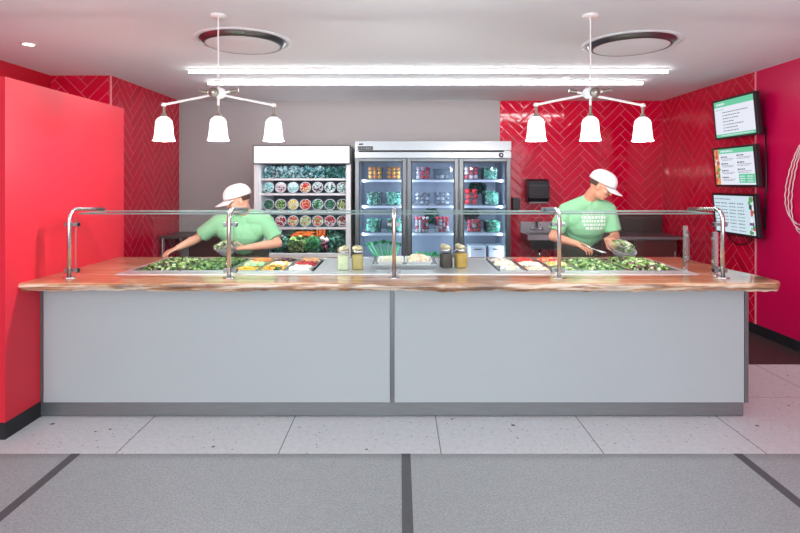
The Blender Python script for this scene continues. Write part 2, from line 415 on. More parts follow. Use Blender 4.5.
# ------------------------------------------------------------------ serving counter
ct = thing('serving_counter', (-.04, 4.1, 0), 'long pale grey panelled salad counter with steel kickplate', 'counter')
for x0, x1 in ((-2.409, -.068), (-.038, 2.325)):
    p = MB().box(x0, x1, 3.60, 3.62, .098, .878).build('front_panel', M['panel'], ct, bevel=.002)
MB().box(-.066, -.040, 3.598, 3.625, .098, .878).build('center_trim', M['trim'], ct)
MB().box(2.327, 2.352, 3.597, 3.66, .098, .878).build('end_trim', M['trim'], ct)
MB().box(-2.43, -2.411, 3.598, 3.62, .098, .878).build('end_trim', M['trim'], ct)
MB().box(2.327, 2.350, 3.661, 4.58, .098, .878).build('side_panel', M['panel'], ct)
kp = MB().box(-2.43, 2.322, 3.604, 3.65, .008, .0975)
kp.build('kickplate', M['steel_dk'], ct)
MB().box(2.305, 2.322, 3.651, 4.55, .0, .097).build('kickplate', M['steel_dk'], ct)
MB().box(-2.43, 2.30, 4.56, 4.58, .0, .878).build('back_panel', M['steel_dk'], ct)
MB().box(-2.42, 2.32, 3.66, 4.55, .02, .05).build('bottom_shelf', M['steel_dk'], ct)

# live edge slab
ZT, ZB = .94, .884
mb = MB()
N = 240; xs = [-2.43 + (4.91)*i/N for i in range(N+1)]
r2 = random.Random(3)
ph = [(r2.uniform(1, 14), r2.uniform(0, 6.28), r2.uniform(.3, 1)) for _ in range(9)]
def wob(x, q): return sum(a*math.sin(f*x*1.7+p+q*2.1) for f, p, a in ph)/4.0
def rgh(x, q): return math.sin(x*37+q)*math.sin(x*23.7+q*3)+.6*math.sin(x*71+q*2)*math.sin(x*11+q)
prof = []
for i, x in enumerate(xs):
    t = max(0, (x-2.36)/.12); back = .075*(t**3)
    y = 3.405 + .010*wob(x, 0) + back
    yb = 3.425 + .016*wob(x, 1) + back
    zb = ZB + .006*wob(x*2, 2) + max(0, .012*wob(x*.6, 5))
    prof.append([(x, y+.008, ZT), (x, y, ZT-.006), (x, y-.004+.002*rgh(x, 4), ZT-.022), (x, yb-.012+.003*rgh(x, 1), zb+.016+.002*rgh(x, 2)), (x, yb+.003*rgh(x, 5), zb+.003*rgh(x, 7)), (x, 3.72, ZB), (x, 3.72, ZT)])
vs = [p for r in prof for p in r]; K = 7
fs = [(i*K+j, i*K+(j+1) % K, (i+1)*K+(j+1) % K, (i+1)*K+j) for i in range(N) for j in range(K)]
fs = [tuple(reversed(f)) for f in fs]
mb.add(vs, fs, False)
mb.mi = [1 if (q % K) in (1, 2, 3) else 0 for q in range(N*K)]
mb.add(prof[0], [tuple(range(K))]); mb.add(prof[-1], [tuple(range(K-1, -1, -1))])
mb.box(-2.43, -1.985, 3.72, 4.61, ZB, ZT); mb.prism([(2.085, 3.72), (2.48, 3.72), (2.44, 3.92), (2.41, 4.61), (2.085, 4.61)], ZB, ZT); mb.box(-1.985, 2.085, 4.505, 4.61, ZB, ZT)
slab = mb.build('wood_countertop', [M['wood'], M['bark']])
tag(slab, 'live edge varnished wooden countertop running along the salad counter', 'countertop')

# ------------------------------------------------------------------ cold wells and deck
def well(x0, x1, label):
    y0, y1, z = 3.72, 4.505, ZT+.006
    t = thing('cold_well', ((x0+x1)/2, (y0+y1)/2, ZB), label, 'cold well')
    m = MB(); b = .045
    m.box(x0, x1, y0, y0+.115, z-.02, z); m.box(x0, x1, y1-.03, y1, z-.02, z)
    m.box(x0, x0+b, y0+.115, y1-.03, z-.02, z); m.box(x1-b, x1, y0+.115, y1-.03, z-.02, z)
    m.build('rim', M['steel_deck'], t, bevel=.003)
    m = MB(); a = (x0+b, x1-b, y0+.115, y1-.03)
    m.box(a[0]+.001, a[1]-.001, a[2]+.001, a[3]-.001, z-.16, z-.15)
    m.box(a[0]+.001, a[0]+.006, a[2]+.001, a[3]-.001, z-.15, z-.021); m.box(a[1]-.006, a[1]-.001, a[2]+.001, a[3]-.001, z-.15, z-.021)
    m.box(a[0]+.006, a[1]-.006, a[2]+.001, a[2]+.006, z-.15, z-.021); m.box(a[0]+.006, a[1]-.006, a[3]-.006, a[3]-.001, z-.15, z-.021)
    m.build('basin', M['steel_dk'], t)
    return a
WL = well(-1.985, -.575, 'steel cold well of salad toppings in the left half of the counter')
WR = well(.665, 2.085, 'steel cold well of salad toppings in the right half of the counter')
dk = MB().box(-.574, .664, 3.722, 4.503, ZT-.02, ZT+.006).build('steel_deck', M['steel_deck'], bevel=.003)
tag(dk, 'flat stainless deck between the two cold wells in the counter middle', 'steel deck')

# pans
def pan(x0, x1, y0, y1, label, wh=False, dep=.1):
    z = ZT+.010
    t = thing('food_pan', ((x0+x1)/2, (y0+y1)/2, z-dep), label, 'food pan', 'pans set in the cold wells')
    m = MB(); w = .004; f = .010
    m.box(x0, x1, y0, y0+f, z-.004, z); m.box(x0, x1, y1-f, y1, z-.004, z); m.box(x0, x0+f, y0+f, y1-f, z-.004, z); m.box(x1-f, x1, y0+f, y1-f, z-.004, z)
    mm = M['white'] if wh else M['steel_h']
    m.build('rim', mm, t)
    m = MB(); a, b, c, d = x0+f, x1-f, y0+f, y1-f
    m.box(a, b, c, d, z-dep, z-dep+w); m.box(a, a+w, c, d, z-dep+w, z-.0045); m.box(b-w, b, c, d, z-dep+w, z-.0045)
    m.box(a+w, b-w, c, c+w, z-dep+w, z-.0045); m.box(a+w, b-w, d-w, d, z-dep+w, z-.0045)
    m.build('tray', mm, t)
    return (a+w, b-w, c+w, d-w, z)
def pile(name, p, label, mats, kind='leaf', n=200, size=.05, mound=.06, cat='salad food', fill=.02):
    x0, x1, y0, y1, z = p; m = MB(); cx, cy = (x0+x1)/2, (y0+y1)/2; r = random.Random(hash(label) % 1000 if False else len(label)*7+n+int((x0+9)*1000))
    def h(x, y):
        u = (x-cx)/((x1-x0)/2); v = (y-cy)/((y1-y0)/2)
        return z-fill + mound*max(0, 1-u**4)*max(0, 1-v**4)
    # body of the heap
    g = 10; vs = []
    for j in range(g+1):
        for i in range(g+1):
            x = x0+.002+(x1-x0-.004)*i/g; y = y0+.002+(y1-y0-.004)*j/g; vs.append((x, y, h(x, y)-.008))
    fs = [(j*(g+1)+i, j*(g+1)+i+1, (j+1)*(g+1)+i+1, (j+1)*(g+1)+i) for j in range(g) for i in range(g)]
    m.add(vs, fs, True, 0)
    e = size*.6 if kind == 'leaf' else size*.5
    for _ in range(n):
        x = r.uniform(x0+e, x1-e); y = r.uniform(y0+e, y1-e); zz = h(x, y)
        mi = r.randrange(len(mats))
        if kind == 'leaf':
            a = r.uniform(0, 6.28); d = Vector((math.cos(a), math.sin(a), r.uniform(-.2, .9))); L = size*r.uniform(.6, 1)
            m.leaf(Vector((x, y, zz-.004))-d.normalized()*L*.4, d, (r.uniform(-.6, .6), r.uniform(-.8, .2), 1), L, L*.75, mi)
        elif kind == 'dice':
            q = Matrix.Rotation(r.uniform(0, 3), 3, Vector((r.random(), r.random(), r.random()+.1)).normalized()); sz = size*r.uniform(.35, .55)
            m.obox((x, y, zz), [q @ Vector((sz, 0, 0)), q @ Vector((0, sz, 0)), q @ Vector((0, 0, sz*.7))], mi)
        elif kind == 'ball':
            m.ell((x, y, zz), size*r.uniform(.35, .5), 8, 6, mi)
        elif kind == 'shred':
            a = r.uniform(0, 6.28); d = Vector((math.cos(a), math.sin(a), r.uniform(-.3, .3)))*size*.5
            m.cyl(Vector((x, y, zz))-d, Vector((x, y, zz))+d, .0035, .0025, 5, mi)
        elif kind == 'slice':
            nv = Vector((r.uniform(-.6, .6), r.uniform(-.9, .1), .8)).normalized(); sz = size*r.uniform(.4, .55)
            m.cyl(Vector((x, y, zz)), Vector((x, y, zz))+nv*.005, sz, sz, 10, mi)
    o = m.build(name, [M[q] for q in mats])
    return tag(o, label, cat, None, 'stuff')
# left well
def colx(a, widths):
    out = []; x = a[0]+.008
    for w in widths: out.append((x, x+w-.006)); x += w
    return out
ya, yb2 = WL[2]+.008, WL[3]-.008
def rows(n): 
    H = (yb2-ya)/n; return [(ya+k*H, ya+(k+1)*H-.006) for k in range(n)]
cl = colx(WL, (.35, .35, .2, .2, .2))
r1, r2_, r3 = rows(1), rows(2), rows(3)
p = pan(*cl[0], *r1[0], 'full length steel pan of mixed lettuce at the left end of the left well')
pile('mixed_lettuce', p, 'mixed green and white lettuce leaves heaped at the far left of the salad bar', ['lettuce', 'lettuce_d', 'lettuce_p', 'olive'], 'leaf', 620, .048, .034, 'lettuce')
p = pan(*cl[1], *r1[0], 'full length steel pan of spinach, second from left in the left well')
pile('spinach_leaves', p, 'darker green spinach leaves heaped behind the left guard panel', ['spinach', 'spinach_l', 'lettuce', 'spinach'], 'leaf', 620, .045, .034, 'spinach')
L3 = [
    (2, 0, 'corn', 'sweetcorn kernels', ['corn', 'corn', 'pepper'], 'ball', 120, .016, 'corn'),
    (2, 1, 'green_slices', 'pale green cucumber slices', ['lettuce_p', 'lettuce', 'celery_l'], 'slice', 60, .04, 'cucumber'),
    (2, 2, 'shredded_carrot', 'shredded orange carrot', ['carrot', 'orange', 'peach'], 'shred', 160, .05, 'carrot'),
    (3, 0, 'yellow_pepper_strips', 'chopped yellow and orange pepper', ['corn', 'pepper', 'lettuce_d'], 'dice', 90, .025, 'pepper'),
    (3, 1, 'chopped_egg', 'chopped pale egg', ['egg', 'corn', 'tofu'], 'dice', 80, .024, 'egg'),
    (3, 2, 'black_olives', 'sliced black olives', ['olive', 'olive', 'purple'], 'slice', 60, .022, 'olives'),
    (4, 0, 'white_tofu', 'diced white tofu', ['tofu', 'egg', 'tofu'], 'dice', 60, .03, 'tofu'),
    (4, 1, 'diced_beetroot', 'diced dark red beetroot', ['beet', 'tomato', 'beet'], 'dice', 90, .026, 'beetroot'),
    (4, 2, 'chopped_nuts', 'chopped brown nuts and seeds', ['nut', 'seed', 'peach'], 'dice', 90, .02, 'nuts'),
]
side = {0: 'front', 1: 'middle', 2: 'back'}
for c, rr, nm, desc, mm, kd, n, sz, cat in L3:
    p = pan(*cl[c], *r3[rr], 'small steel pan holding %s, %s row of the left well' % (desc, side[rr]))
    pile(nm, p, '%s in the %s row of the left cold well' % (desc, side[rr]), mm, kd, n, sz, .022, cat)
cr_ = colx(WR, (.2, .2, .2, .35, .35))
R3 = [
    (0, 2, 'pale_sprouts', 'pale bean sprouts', ['egg', 'cream', 'onion'], 'shred', 130, .05, 'sprouts'),
    (0, 1, 'diced_white_cheese', 'diced white cheese', ['egg', 'tofu', 'cream'], 'dice', 70, .028, 'cheese'),
    (0, 0, 'sliced_mushroom', 'sliced pale mushroom', ['mush', 'cream', 'egg'], 'slice', 60, .03, 'mushrooms'),
    (1, 2, 'cherry_tomatoes', 'small red tomatoes', ['tomato', 'redp', 'tomato'], 'ball', 60, .034, 'tomatoes'),
    (1, 1, 'white_onion', 'chopped white onion', ['onion', 'egg', 'cream'], 'dice', 80, .024, 'onion'),
    (1, 0, 'cooked_chickpeas', 'cream coloured chickpeas', ['cream', 'peach', 'egg'], 'ball', 110, .02, 'chickpeas'),
    (2, 2, 'diced_peach_salmon', 'diced pink and orange carrot', ['peach', 'carrot', 'radish'], 'dice', 90, .026, 'carrot'),
    (2, 1, 'yellow_squash', 'yellow and green squash slices', ['corn', 'lettuce', 'cream'], 'slice', 60, .036, 'squash'),
    (2, 0, 'green_peas', 'green peas with pale sprouts', ['lettuce', 'lettuce_p', 'spinach_l'], 'ball', 120, .018, 'peas'),
]
for c, rr, nm, desc, mm, kd, n, sz, cat in R3:
    p = pan(*cr_[c], *r3[rr], 'small steel pan holding %s, %s row of the right well' % (desc, side[rr]))
    pile(nm, p, '%s in the %s row of the right cold well' % (desc, side[rr]), mm, kd, n, sz, .022, cat)
p = pan(*cr_[3], *r1[0], 'full length steel pan of chopped greens, second from right in the right well')
pile('chopped_greens', p, 'finely chopped green salad heaped below the right worker', ['spinach_l', 'lettuce', 'lettuce_p', 'spinach'], 'leaf', 700, .036, .03, 'chopped greens')
p = pan(*cr_[4], *r1[0], 'full length steel pan of leafy lettuce at the right end of the right well')
pile('leafy_lettuce', p, 'leafy pale and dark lettuce heaped at the far right of the salad bar', ['lettuce', 'lettuce_p', 'lettuce_d', 'purple', 'lettuce'], 'leaf', 560, .052, .036, 'lettuce')

# centre tray with two shallow dishes
zc = ZT+.006
tr = thing('serving_tray', (.03, 4.02, zc), 'shallow steel tray with raised rim standing on the middle steel deck', 'tray')
m = MB(); x0, x1, y0, y1 = -.19, .26, 3.86, 4.22
m.box(x0+.02, x1-.02, y0+.02, y1-.02, zc, zc+.004)
def rimtray(m, x0, x1, y0, y1, z0, z1, w=.012, fl=.02):
    a = [(x0+fl, y0+fl), (x1-fl, y0+fl), (x1-fl, y1-fl), (x0+fl, y1-fl)]; b = [(x0, y0), (x1, y0), (x1, y1), (x0, y1)]
    c_ = [(x0-w, y0-w), (x1+w, y0-w), (x1+w, y1+w), (x0-w, y1+w)]
    vs = [(p[0], p[1], z0) for p in a]+[(p[0], p[1], z1) for p in b]+[(p[0], p[1], z1) for p in c_]+[(p[0], p[1], z1-.003) for p in c_]
    fs = [(k*4+i, k*4+(i+1) % 4, (k+1)*4+(i+1) % 4, (k+1)*4+i) for k in range(3) for i in range(4)]
    m.add(vs, fs)
rimtray(m, x0, x1, y0, y1, zc+.002, zc+.045); m.build('tray_body', M['steel_h'], tr)
for k, (a, b, nm, lab, mm, kd) in enumerate(((-.16, .02, 'grated_cheese', 'grated white cheese', ['egg', 'tofu', 'cream'], 'shred'), (.045, .23, 'crumbled_cheese', 'crumbled creamy feta', ['cream', 'peach', 'egg'], 'dice'))):
    t = thing('white_dish', ((a+b)/2, 4.04, zc+.005), 'white rectangular dish of %s in the middle tray' % lab, 'dish', 'dishes in the middle tray')
    m = MB(); m.box(a+.015, b-.015, 3.905, 4.175, zc+.005, zc+.009); rimtray(m, a, b, 3.89, 4.19, zc+.006, zc+.06, .006, .015); m.build('dish_body', M['white'], t)
    pile(nm, (a+.014, b-.014, 3.91, 4.17, zc+.06), lab+' filling a white dish on the middle deck', mm, kd, 130, .03 if kd == 'dice' else .045, .03, 'cheese', .02)

# jars
def jar(x, y, rot, cont, label, lidlean):
    z = zc
    t = thing('condiment_jar', (x, y, z), label, 'jar', 'square glass jars on the middle deck')
    w = .042; H = .115
    def sq(r, zz, rd=.35, n=24):
        out = []
        for i in range(n):
            a = 2*PI*i/n+PI/4; ca, sa = math.cos(a), math.sin(a); k = 1/max(abs(ca), abs(sa)); k = k*(1-rd)+rd*1.12
            out.append((x+(ca*math.cos(rot)-sa*math.sin(rot))*r*k, y+(ca*math.sin(rot)+sa*math.cos(rot))*r*k, zz))
        return out
    def loft(m, rings):
        n = len(rings[0]); m.add([p for r in rings for p in r], [(k*n+i, k*n+(i+1) % n, (k+1)*n+(i+1) % n, (k+1)*n+i) for k in range(len(rings)-1) for i in range(n)]+[tuple(range(n-1, -1, -1)), tuple(range((len(rings)-1)*n, len(rings)*n))], True)
    m = MB(); loft(m, [sq(w*.95, z+.001), sq(w, z+.006), sq(w, z+H), sq(w*.82, z+H+.012)]); m.build('glass_body', M['jar'], t)
    m = MB(); loft(m, [sq(w*.9, z+.004), sq(w*.93, z+.01), sq(w*.93, z+H*.9), sq(w*.9, z+H*.93)]); m.build('contents', M[cont], t)
    m = MB(); m.lathe([(w*.86, 0), (w*.98, .0), (w*.98, .016), (w*.8, .018)], (x, y, z+H+.008), 24, cap0=True, cap1=True); m.build('neck_ring', M['steel_h'], t)
    # hinged wedge lid
    m = MB(); prof = [(w*1.0, 0), (w*1.0, .014), (w*.86, .026), (w*.5, .032), (.001, .033)]
    vs = []; n = 24
    for r, h in prof:
        for i in range(n):
            a = 2*PI*i/n; px, py = r*math.cos(a), r*math.sin(a); hh = h*(1+lidlean*px/w*.8)
            vs.append((x+px*math.cos(rot)-py*math.sin(rot), y+px*math.sin(rot)+py*math.cos(rot), z+H+.027+hh))
    m.add(vs, [(k*n+i, k*n+(i+1) % n, (k+1)*n+(i+1) % n, (k+1)*n+i) for k in range(4) for i in range(n)]+[tuple(range(n-1, -1, -1))], True)
    m.build('lid', mat('jar_lid', (190, 180, 150), .3, .6) if 'jar_lid' not in bpy.data.materials else bpy.data.materials['jar_lid'], t)
jar(-.415, 3.90, .1, 'dressing', 'square glass jar of pale cream powder, leftmost jar beside the left cold well', .5)
jar(-.312, 3.92, .05, 'seed', 'square glass jar of pale yellow seeds, second jar from the left', 0)
jar(.345, 4.0, .35, 'spice', 'square glass jar of dark brown spice right of the middle tray', -.6)
jar(.455, 4.0, .35, 'gold', 'square glass jar of golden seeds, rightmost of the four jars', -.6)

# ------------------------------------------------------------------ sneeze guard
sg = thing('sneeze_guard', (-.03, 3.7, ZT), 'clear glass sneeze guard on five bent steel posts along the countertop', 'sneeze guard')
PX = (-2.235, -1.155, -.04, 1.075, 2.18)
def bent(x):
    pts = [(x, 3.6, ZT+.001), (x, 3.6, 1.30)]
    for k in range(1, 9):
        a = PI/2*k/8; pts.append((x, 3.6+.075*(1-math.cos(a)), 1.325+.075*math.sin(a)))
    pts += [(x, 3.85, 1.392), (x, 4.02, 1.384)]
    return pts
for x in PX:
    p = MB().tube(bent(x), .0138, 14); p.cyl((x, 3.6, ZT), (x, 3.6, ZT+.006), .042, .04, 24); po = p.build('post', M['steel_h'], sg)
    for zz in (1.298, .985):
        c = MB()
        c.box(x-.045, x+.045, 3.617, 3.650, zz-.009, zz+.009); c.cyl((x-.034, 3.60, zz), (x-.034, 3.617, zz), .006, .006, 8) if False else None
        c.cyl((x-.045, 3.633, zz), (x-.028, 3.633, zz), .016, .016, 12); c.cyl((x+.028, 3.633, zz), (x+.045, 3.633, zz), .016, .016, 12)
        c.build('clamp', M['steel_dk'], po)
def gpanel(x0, x1, y0, y1, z0, z1, name, par):
    m = MB(); m.box(x0, x1, y0, y1, z0, z1)
    d = (x1-x0, y1-y0, z1-z0); th = d.index(min(d))
    for k in range(6):
        fx = [2, 2, 1, 1, 0, 0][k]
        m.mi[k] = 0 if fx == th else 1
    return m.build(name, [M['glass'], M['edge']], par)
for a, b in zip(PX, PX[1:]):
    gpanel(a+.012, b-.012, 3.651, 3.659, ZT+.02, 1.346, 'front_glass', sg)
    gpanel(a+.004, b-.004, 3.70, 4.05, 1.362, 1.372, 'top_glass', sg)
for x, y, h in ((2.105, 3.93, 1.265), (2.19, 3.70, 1.24)):
    m = MB().box(x-.012, x+.012, y-.012, y+.012, ZT, h); m.cyl((x, y, ZT), (x, y, ZT+.005), .03, .03, 16)
    po = m.build('end_post', M['steel_h'], sg)
    for zz in (1.19, 1.03):
        MB().cyl((x-.0, y-.03 if y > 3.8 else y+.03, zz), (x, y, zz), .014, .014, 12).build('clamp', M['steel_h'], po)
m = MB(); a = Vector((2.115, 3.90, 0)); b = Vector((2.185, 3.73, 0)); n_ = (b-a).cross(Vector((0, 0, 1))).normalized()*.004
m.add([a+n_+Vector((0, 0, .99)), b+n_+Vector((0, 0, .99)), b-n_+Vector((0, 0, .99)), a-n_+Vector((0, 0, .99)), a+n_+Vector((0, 0, 1.23)), b+n_+Vector((0, 0, 1.23)), b-n_+Vector((0, 0, 1.23)), a-n_+Vector((0, 0, 1.23))],
      [(0, 1, 2, 3), (4, 7, 6, 5), (0, 4, 5, 1), (2, 6, 7, 3), (0, 3, 7, 4), (1, 5, 6, 2)])
m.mi = [1, 1, 0, 0, 1, 1]; m.build('end_glass', [M['glass'], M['edge']], sg)

# ------------------------------------------------------------------ pendants
def pendant(x, label):
    y = 3.71
    t = thing('pendant_light', (x, y, CZ), label, 'pendant light', 'three shade pendants over the counter')
    MB().lathe([(.001, -.022), (.045, -.02), (.055, -.008), (.055, 0)], (x, y, CZ-.0005), 32).build('canopy', M['whitem'], t)
    MB().cyl((x, y, CZ-.02), (x, y, 2.235), .005, .005, 10).build('rod', M['whitem'], t)
    zh = 2.205
    h = MB(); h.lathe([(.001, -.024), (.030, -.022), (.040, -.008), (.040, .008), (.030, .022), (.001, .024)], (x+.012*(1 if x < 0 else -1), y, zh), 28, ax=((1, 0, 0), (0, 0, 1), (0, -1, 0)))
    hb = h.build('hub', M['whitem'], t)
    kx = x-.022*(1 if x < 0 else -1)
    MB().lathe([(.033, 0), (.036, .006), (.030, .012), (.001, .014)], (kx, y-.026, zh), 24, ax=((1, 0, 0), (0, 0, 1), (0, -1, 0)), cap0=True).build('hub_disc', mat('hub_nickel', (150, 142, 130), .35, .8) if 'hub_nickel' not in bpy.data.materials else bpy.data.materials['hub_nickel'], hb)
    MB().ell((kx, y-.044, zh), (.010, .006, .008), 10, 6).build('set_screw', M['whitem'], hb)
    shades = []
    for s in (-1, 1):
        yy = y + (.03 if s > 0 else -.0)
        e = Vector((x+s*.378, yy, zh-.080)); o = Vector((x, yy, zh-.004)); d = (e-o).normalized()
        m = MB().cyl(o, e+d*.018, .0085, .0085, 10); m.cyl(e-Vector((0, 0, .012)), e+Vector((0, 0, .012)), .014, .014, 14)
        arm = m.build('arm', M['whitem'], t)
        q = o - Vector((s*.085, 0, -.016)); q2 = q - Vector((s*.055, 0, -.010))
        MB().cyl(o, q, .0085, .0085, 10).build('counter_arm', M['whitem'], arm)
        MB().cyl(q, q2, .013, .013, 12).build('counterweight', bpy.data.materials['hub_nickel'], arm)
        shades.append(e)
    m = MB().cyl((x, y, zh-.03), (x, y, zh-.085), .0085, .0085, 10); m.build('drop_stem', M['whitem'], t)
    shades.append(Vector((x, y, zh-.078)))
    for e in shades:
        zt = e.z-.012
        st = MB().cyl((e.x, e.y, zt), (e.x, e.y, zt-.065), .009, .009, 12); st.cyl((e.x, e.y, zt-.05), (e.x, e.y, zt-.075), .016, .022, 16)
        so = st.build('socket', bpy.data.materials['hub_nickel'], t)
        zs = zt-.07
        pr = [(.020, 0), (.034, -.008), (.050, -.024), (.056, -.042), (.059, -.08), (.064, -.13), (.068, -.155), (.073, -.165), (.074, -.170), (.068, -.168), (.062, -.15), (.056, -.09), (.050, -.045), (.03, -.014), (.012, -.006)]
        MB().lathe(pr, (e.x, e.y, zs), 32).build('lamp_shade', M['shade'], t)
        MB().ell((e.x, e.y, zs-.142), (.036, .036, .034), 14, 10).build('bulb', M['bulb'], so)
        L = bpy.data.lights.new('pendant_lamp', 'POINT'); L.energy = 17.0; L.shadow_soft_size = .035; L.color = (1, .97, .94)
        lo = bpy.data.objects.new('pendant_lamp', L); C.objects.link(lo); lo.location = (e.x, e.y, zs-.215)
pendant(-1.265, 'white three armed pendant light with opal shades over the left worker side')
pendant(1.325, 'white three armed pendant light with opal shades over the right worker side')

# ------------------------------------------------------------------ ceiling fixtures
def strip(x0, x1, y, label):
    t = thing('linear_ceiling_light', ((x0+x1)/2, y, CZ), label, 'ceiling light', 'linear ceiling lights')
    MB().box(x0, x1, y-.034, y+.034, CZ-.016, CZ-.0005).build('housing', M['whitem'], t)
    m = MB(); seg = 8
    pts = [(y-.0125*math.cos(PI*1.7*k/seg-PI*.35), CZ-.030-.0125*math.sin(PI*1.7*k/seg-PI*.35)) for k in range(seg+1)]
    vs = [(x, a, b) for x in (x0+.004, x1-.004) for a, b in pts]; n = seg+1
    m.add(vs, [(i, i+1, n+i+1, n+i) for i in range(seg)]+[tuple(range(n)), tuple(range(2*n-1, n-1, -1)), (0, n, 2*n-1, n-1)], False)
    m.build('diffuser', M['strip_e'], t)
strip(-2.17, 2.75, 5.47, 'longer bright linear light on the ceiling, nearer of the two')
strip(-2.20, 2.78, 6.11, 'bright linear light on the ceiling, nearer to the refrigerators')
def ring(x, y, label):
    t = thing('round_ceiling_diffuser', (x, y, CZ), label, 'air diffuser', 'round ceiling diffusers')
    MB().lathe([(.395, -.0005), (.395, -.004), (.375, -.009), (.352, -.006), (.352, -.0005)], (x, y, CZ), 64).build('outer_ring', M['ceil'], t)
    MB().lathe([(.345, -.003), (.338, -.012), (.315, -.036), (.300, -.040), (.300, -.036)], (x, y, CZ), 64).build('chrome_ring', M['ringm'], t)
    MB().lathe([(.299, -.002), (.299, -.036), (.29, -.038), (.001, -.038)], (x, y, CZ), 64).build('center_plate', M['ceil'], t)
ring(-1.29, 4.39, 'round white ceiling diffuser with chrome ring behind the left pendant')
ring(1.93, 4.46, 'round white ceiling diffuser with chrome ring behind the right pendant')
def downlight(x, y, label):
    t = thing('recessed_downlight', (x, y, CZ), label, 'downlight')
    MB().lathe([(.042, -.0005), (.062, -.0005), (.06, -.006), (.043, -.006), (.042, -.003)], (x, y, CZ), 32).build('trim_ring', M['whitem'], t)
    MB().lathe([(.042, -.004), (.001, -.004)], (x, y, CZ), 32).build('lens', M['downl'], t)
    L = bpy.data.lights.new('downlight_lamp', 'AREA'); L.shape = 'DISK'; L.size = .08; L.energy = 10
    lo = bpy.data.objects.new('downlight_lamp', L); C.objects.link(lo); lo.location = (x, y, CZ-.012)
downlight(-3.13, 4.49, 'small bright recessed downlight in the ceiling at the upper left corner')
# sprinkler head near the strips
t = thing('sprinkler_head', (1.84, 5.9, CZ), 'tiny white sprinkler plate in the ceiling beside the right pendant hub', 'sprinkler')
MB().lathe([(.04, -.0005), (.04, -.006), (.012, -.010), (.012, -.03), (.001, -.031)], (1.84, 5.9, CZ), 24).build('cover_plate', M['whitem'], t)
# customer area ceiling panels (above and behind the camera)
for k, (x, y) in enumerate(((-2.2, 1.3), (0, 1.3), (2.2, 1.3), (-2.2, -.2), (0, -.2), (2.2, -.2))):
    t = thing('ceiling_panel_light', (x, y, CZ), 'square panel light in the ceiling of the customer area', 'ceiling light', 'customer area panel lights')
    MB().box(x-.32, x+.32, y-.32, y+.32, CZ-.012, CZ-.0005).build('frame', M['whitem'], t)
    MB().box(x-.30, x+.30, y-.30, y+.30, CZ-.016, CZ-.0125).build('lens', M['panel_e'], t)

# ------------------------------------------------------------------ display refrigerator (left)
DX0, DX1, DY0, DY1, DZ = -1.855, -.625, 6.76, 7.54, 2.05
dr = thing('display_refrigerator', ((DX0+DX1)/2, (DY0+DY1)/2, 0), 'white open display refrigerator with lit header and shelves of salads', 'refrigerator')
m = MB(); w = .055
m.box(DX0, DX0+w, DY0, DY1, .1, DZ); m.box(DX1-w, DX1, DY0, DY1, .1, DZ); m.box(DX0+w, DX1-w, DY0+.02, DY1, DZ-.05, DZ); m.box(DX0+w, DX1-w, DY0, DY1, .1, .60)
m.build('cabinet', M['white'], dr, bevel=.006)
MB().box(DX0+w, DX1-w, DY1-.06, DY1-.03, .60, DZ-.05).build('back_panel', M['back_d'], dr)
for a_, b_ in ((DX0+w, DX0+w+.03), (DX1-w-.012, DX1-w)): MB().box(a_, b_, DY0+.03, DY1-.06, .60, DZ-.24).build('side_liner', M['liner_w'], dr)
m = MB(); m.box(DX0-.004, DX1+.004, DY0-.035, DY0+.019, DZ-.235, DZ+.012); m.build('header_frame', M['darkgrey'], dr, bevel=.008)
MB().box(DX0+.012, DX1-.012, DY0-.042, DY0-.036, DZ-.22, DZ-.004).build('header_sign', M['sign_e'], dr, bevel=.002)
MB().box(DX0+w, DX1-w, DY0-.005, DY0+.02, .60, .69).build('front_lip', M['white'], dr, bevel=.004)
MB().box(DX0+.02, DX1-.02, DY0+.03, DY1-.03, 0, .1).build('base', M['dark'], dr)
SZ = (1.635, 1.445, 1.225, 1.012)
for z in SZ:
    s = MB().box(DX0+w+.032, DX1-w-.014, DY0+.04, DY1-.07, z-.018, z).build('shelf', M['liner_w'], dr)
    MB().box(DX0+w+.032, DX1-w-.014, DY0+.028, DY0+.039, z-.022, z+.004).build('price_rail', M['white'], s)
for z in (DZ-.228,):
    MB().box(DX0+w+.1, DX1-w-.05, DY0+.025, DY0+.05, z, z+.02).build('lamp_strip', emis('cool_fridge_lamp', (220, 240, 255), 5), dr)
for z in (1.612, 1.422, 1.202, .985):
    L = bpy.data.lights.new('shelf_lamp', 'AREA'); L.shape = 'RECTANGLE'; L.size = .95; L.size_y = .02; L.energy = 2.6 if z < 1 else .45; L.color = (.9, .97, 1)
    lo = bpy.data.objects.new('shelf_lamp', L); C.objects.link(lo); lo.location = (-1.22, DY0+.055, z-.012); lo.rotation_euler = (R if False else math.radians(35), 0, 0)

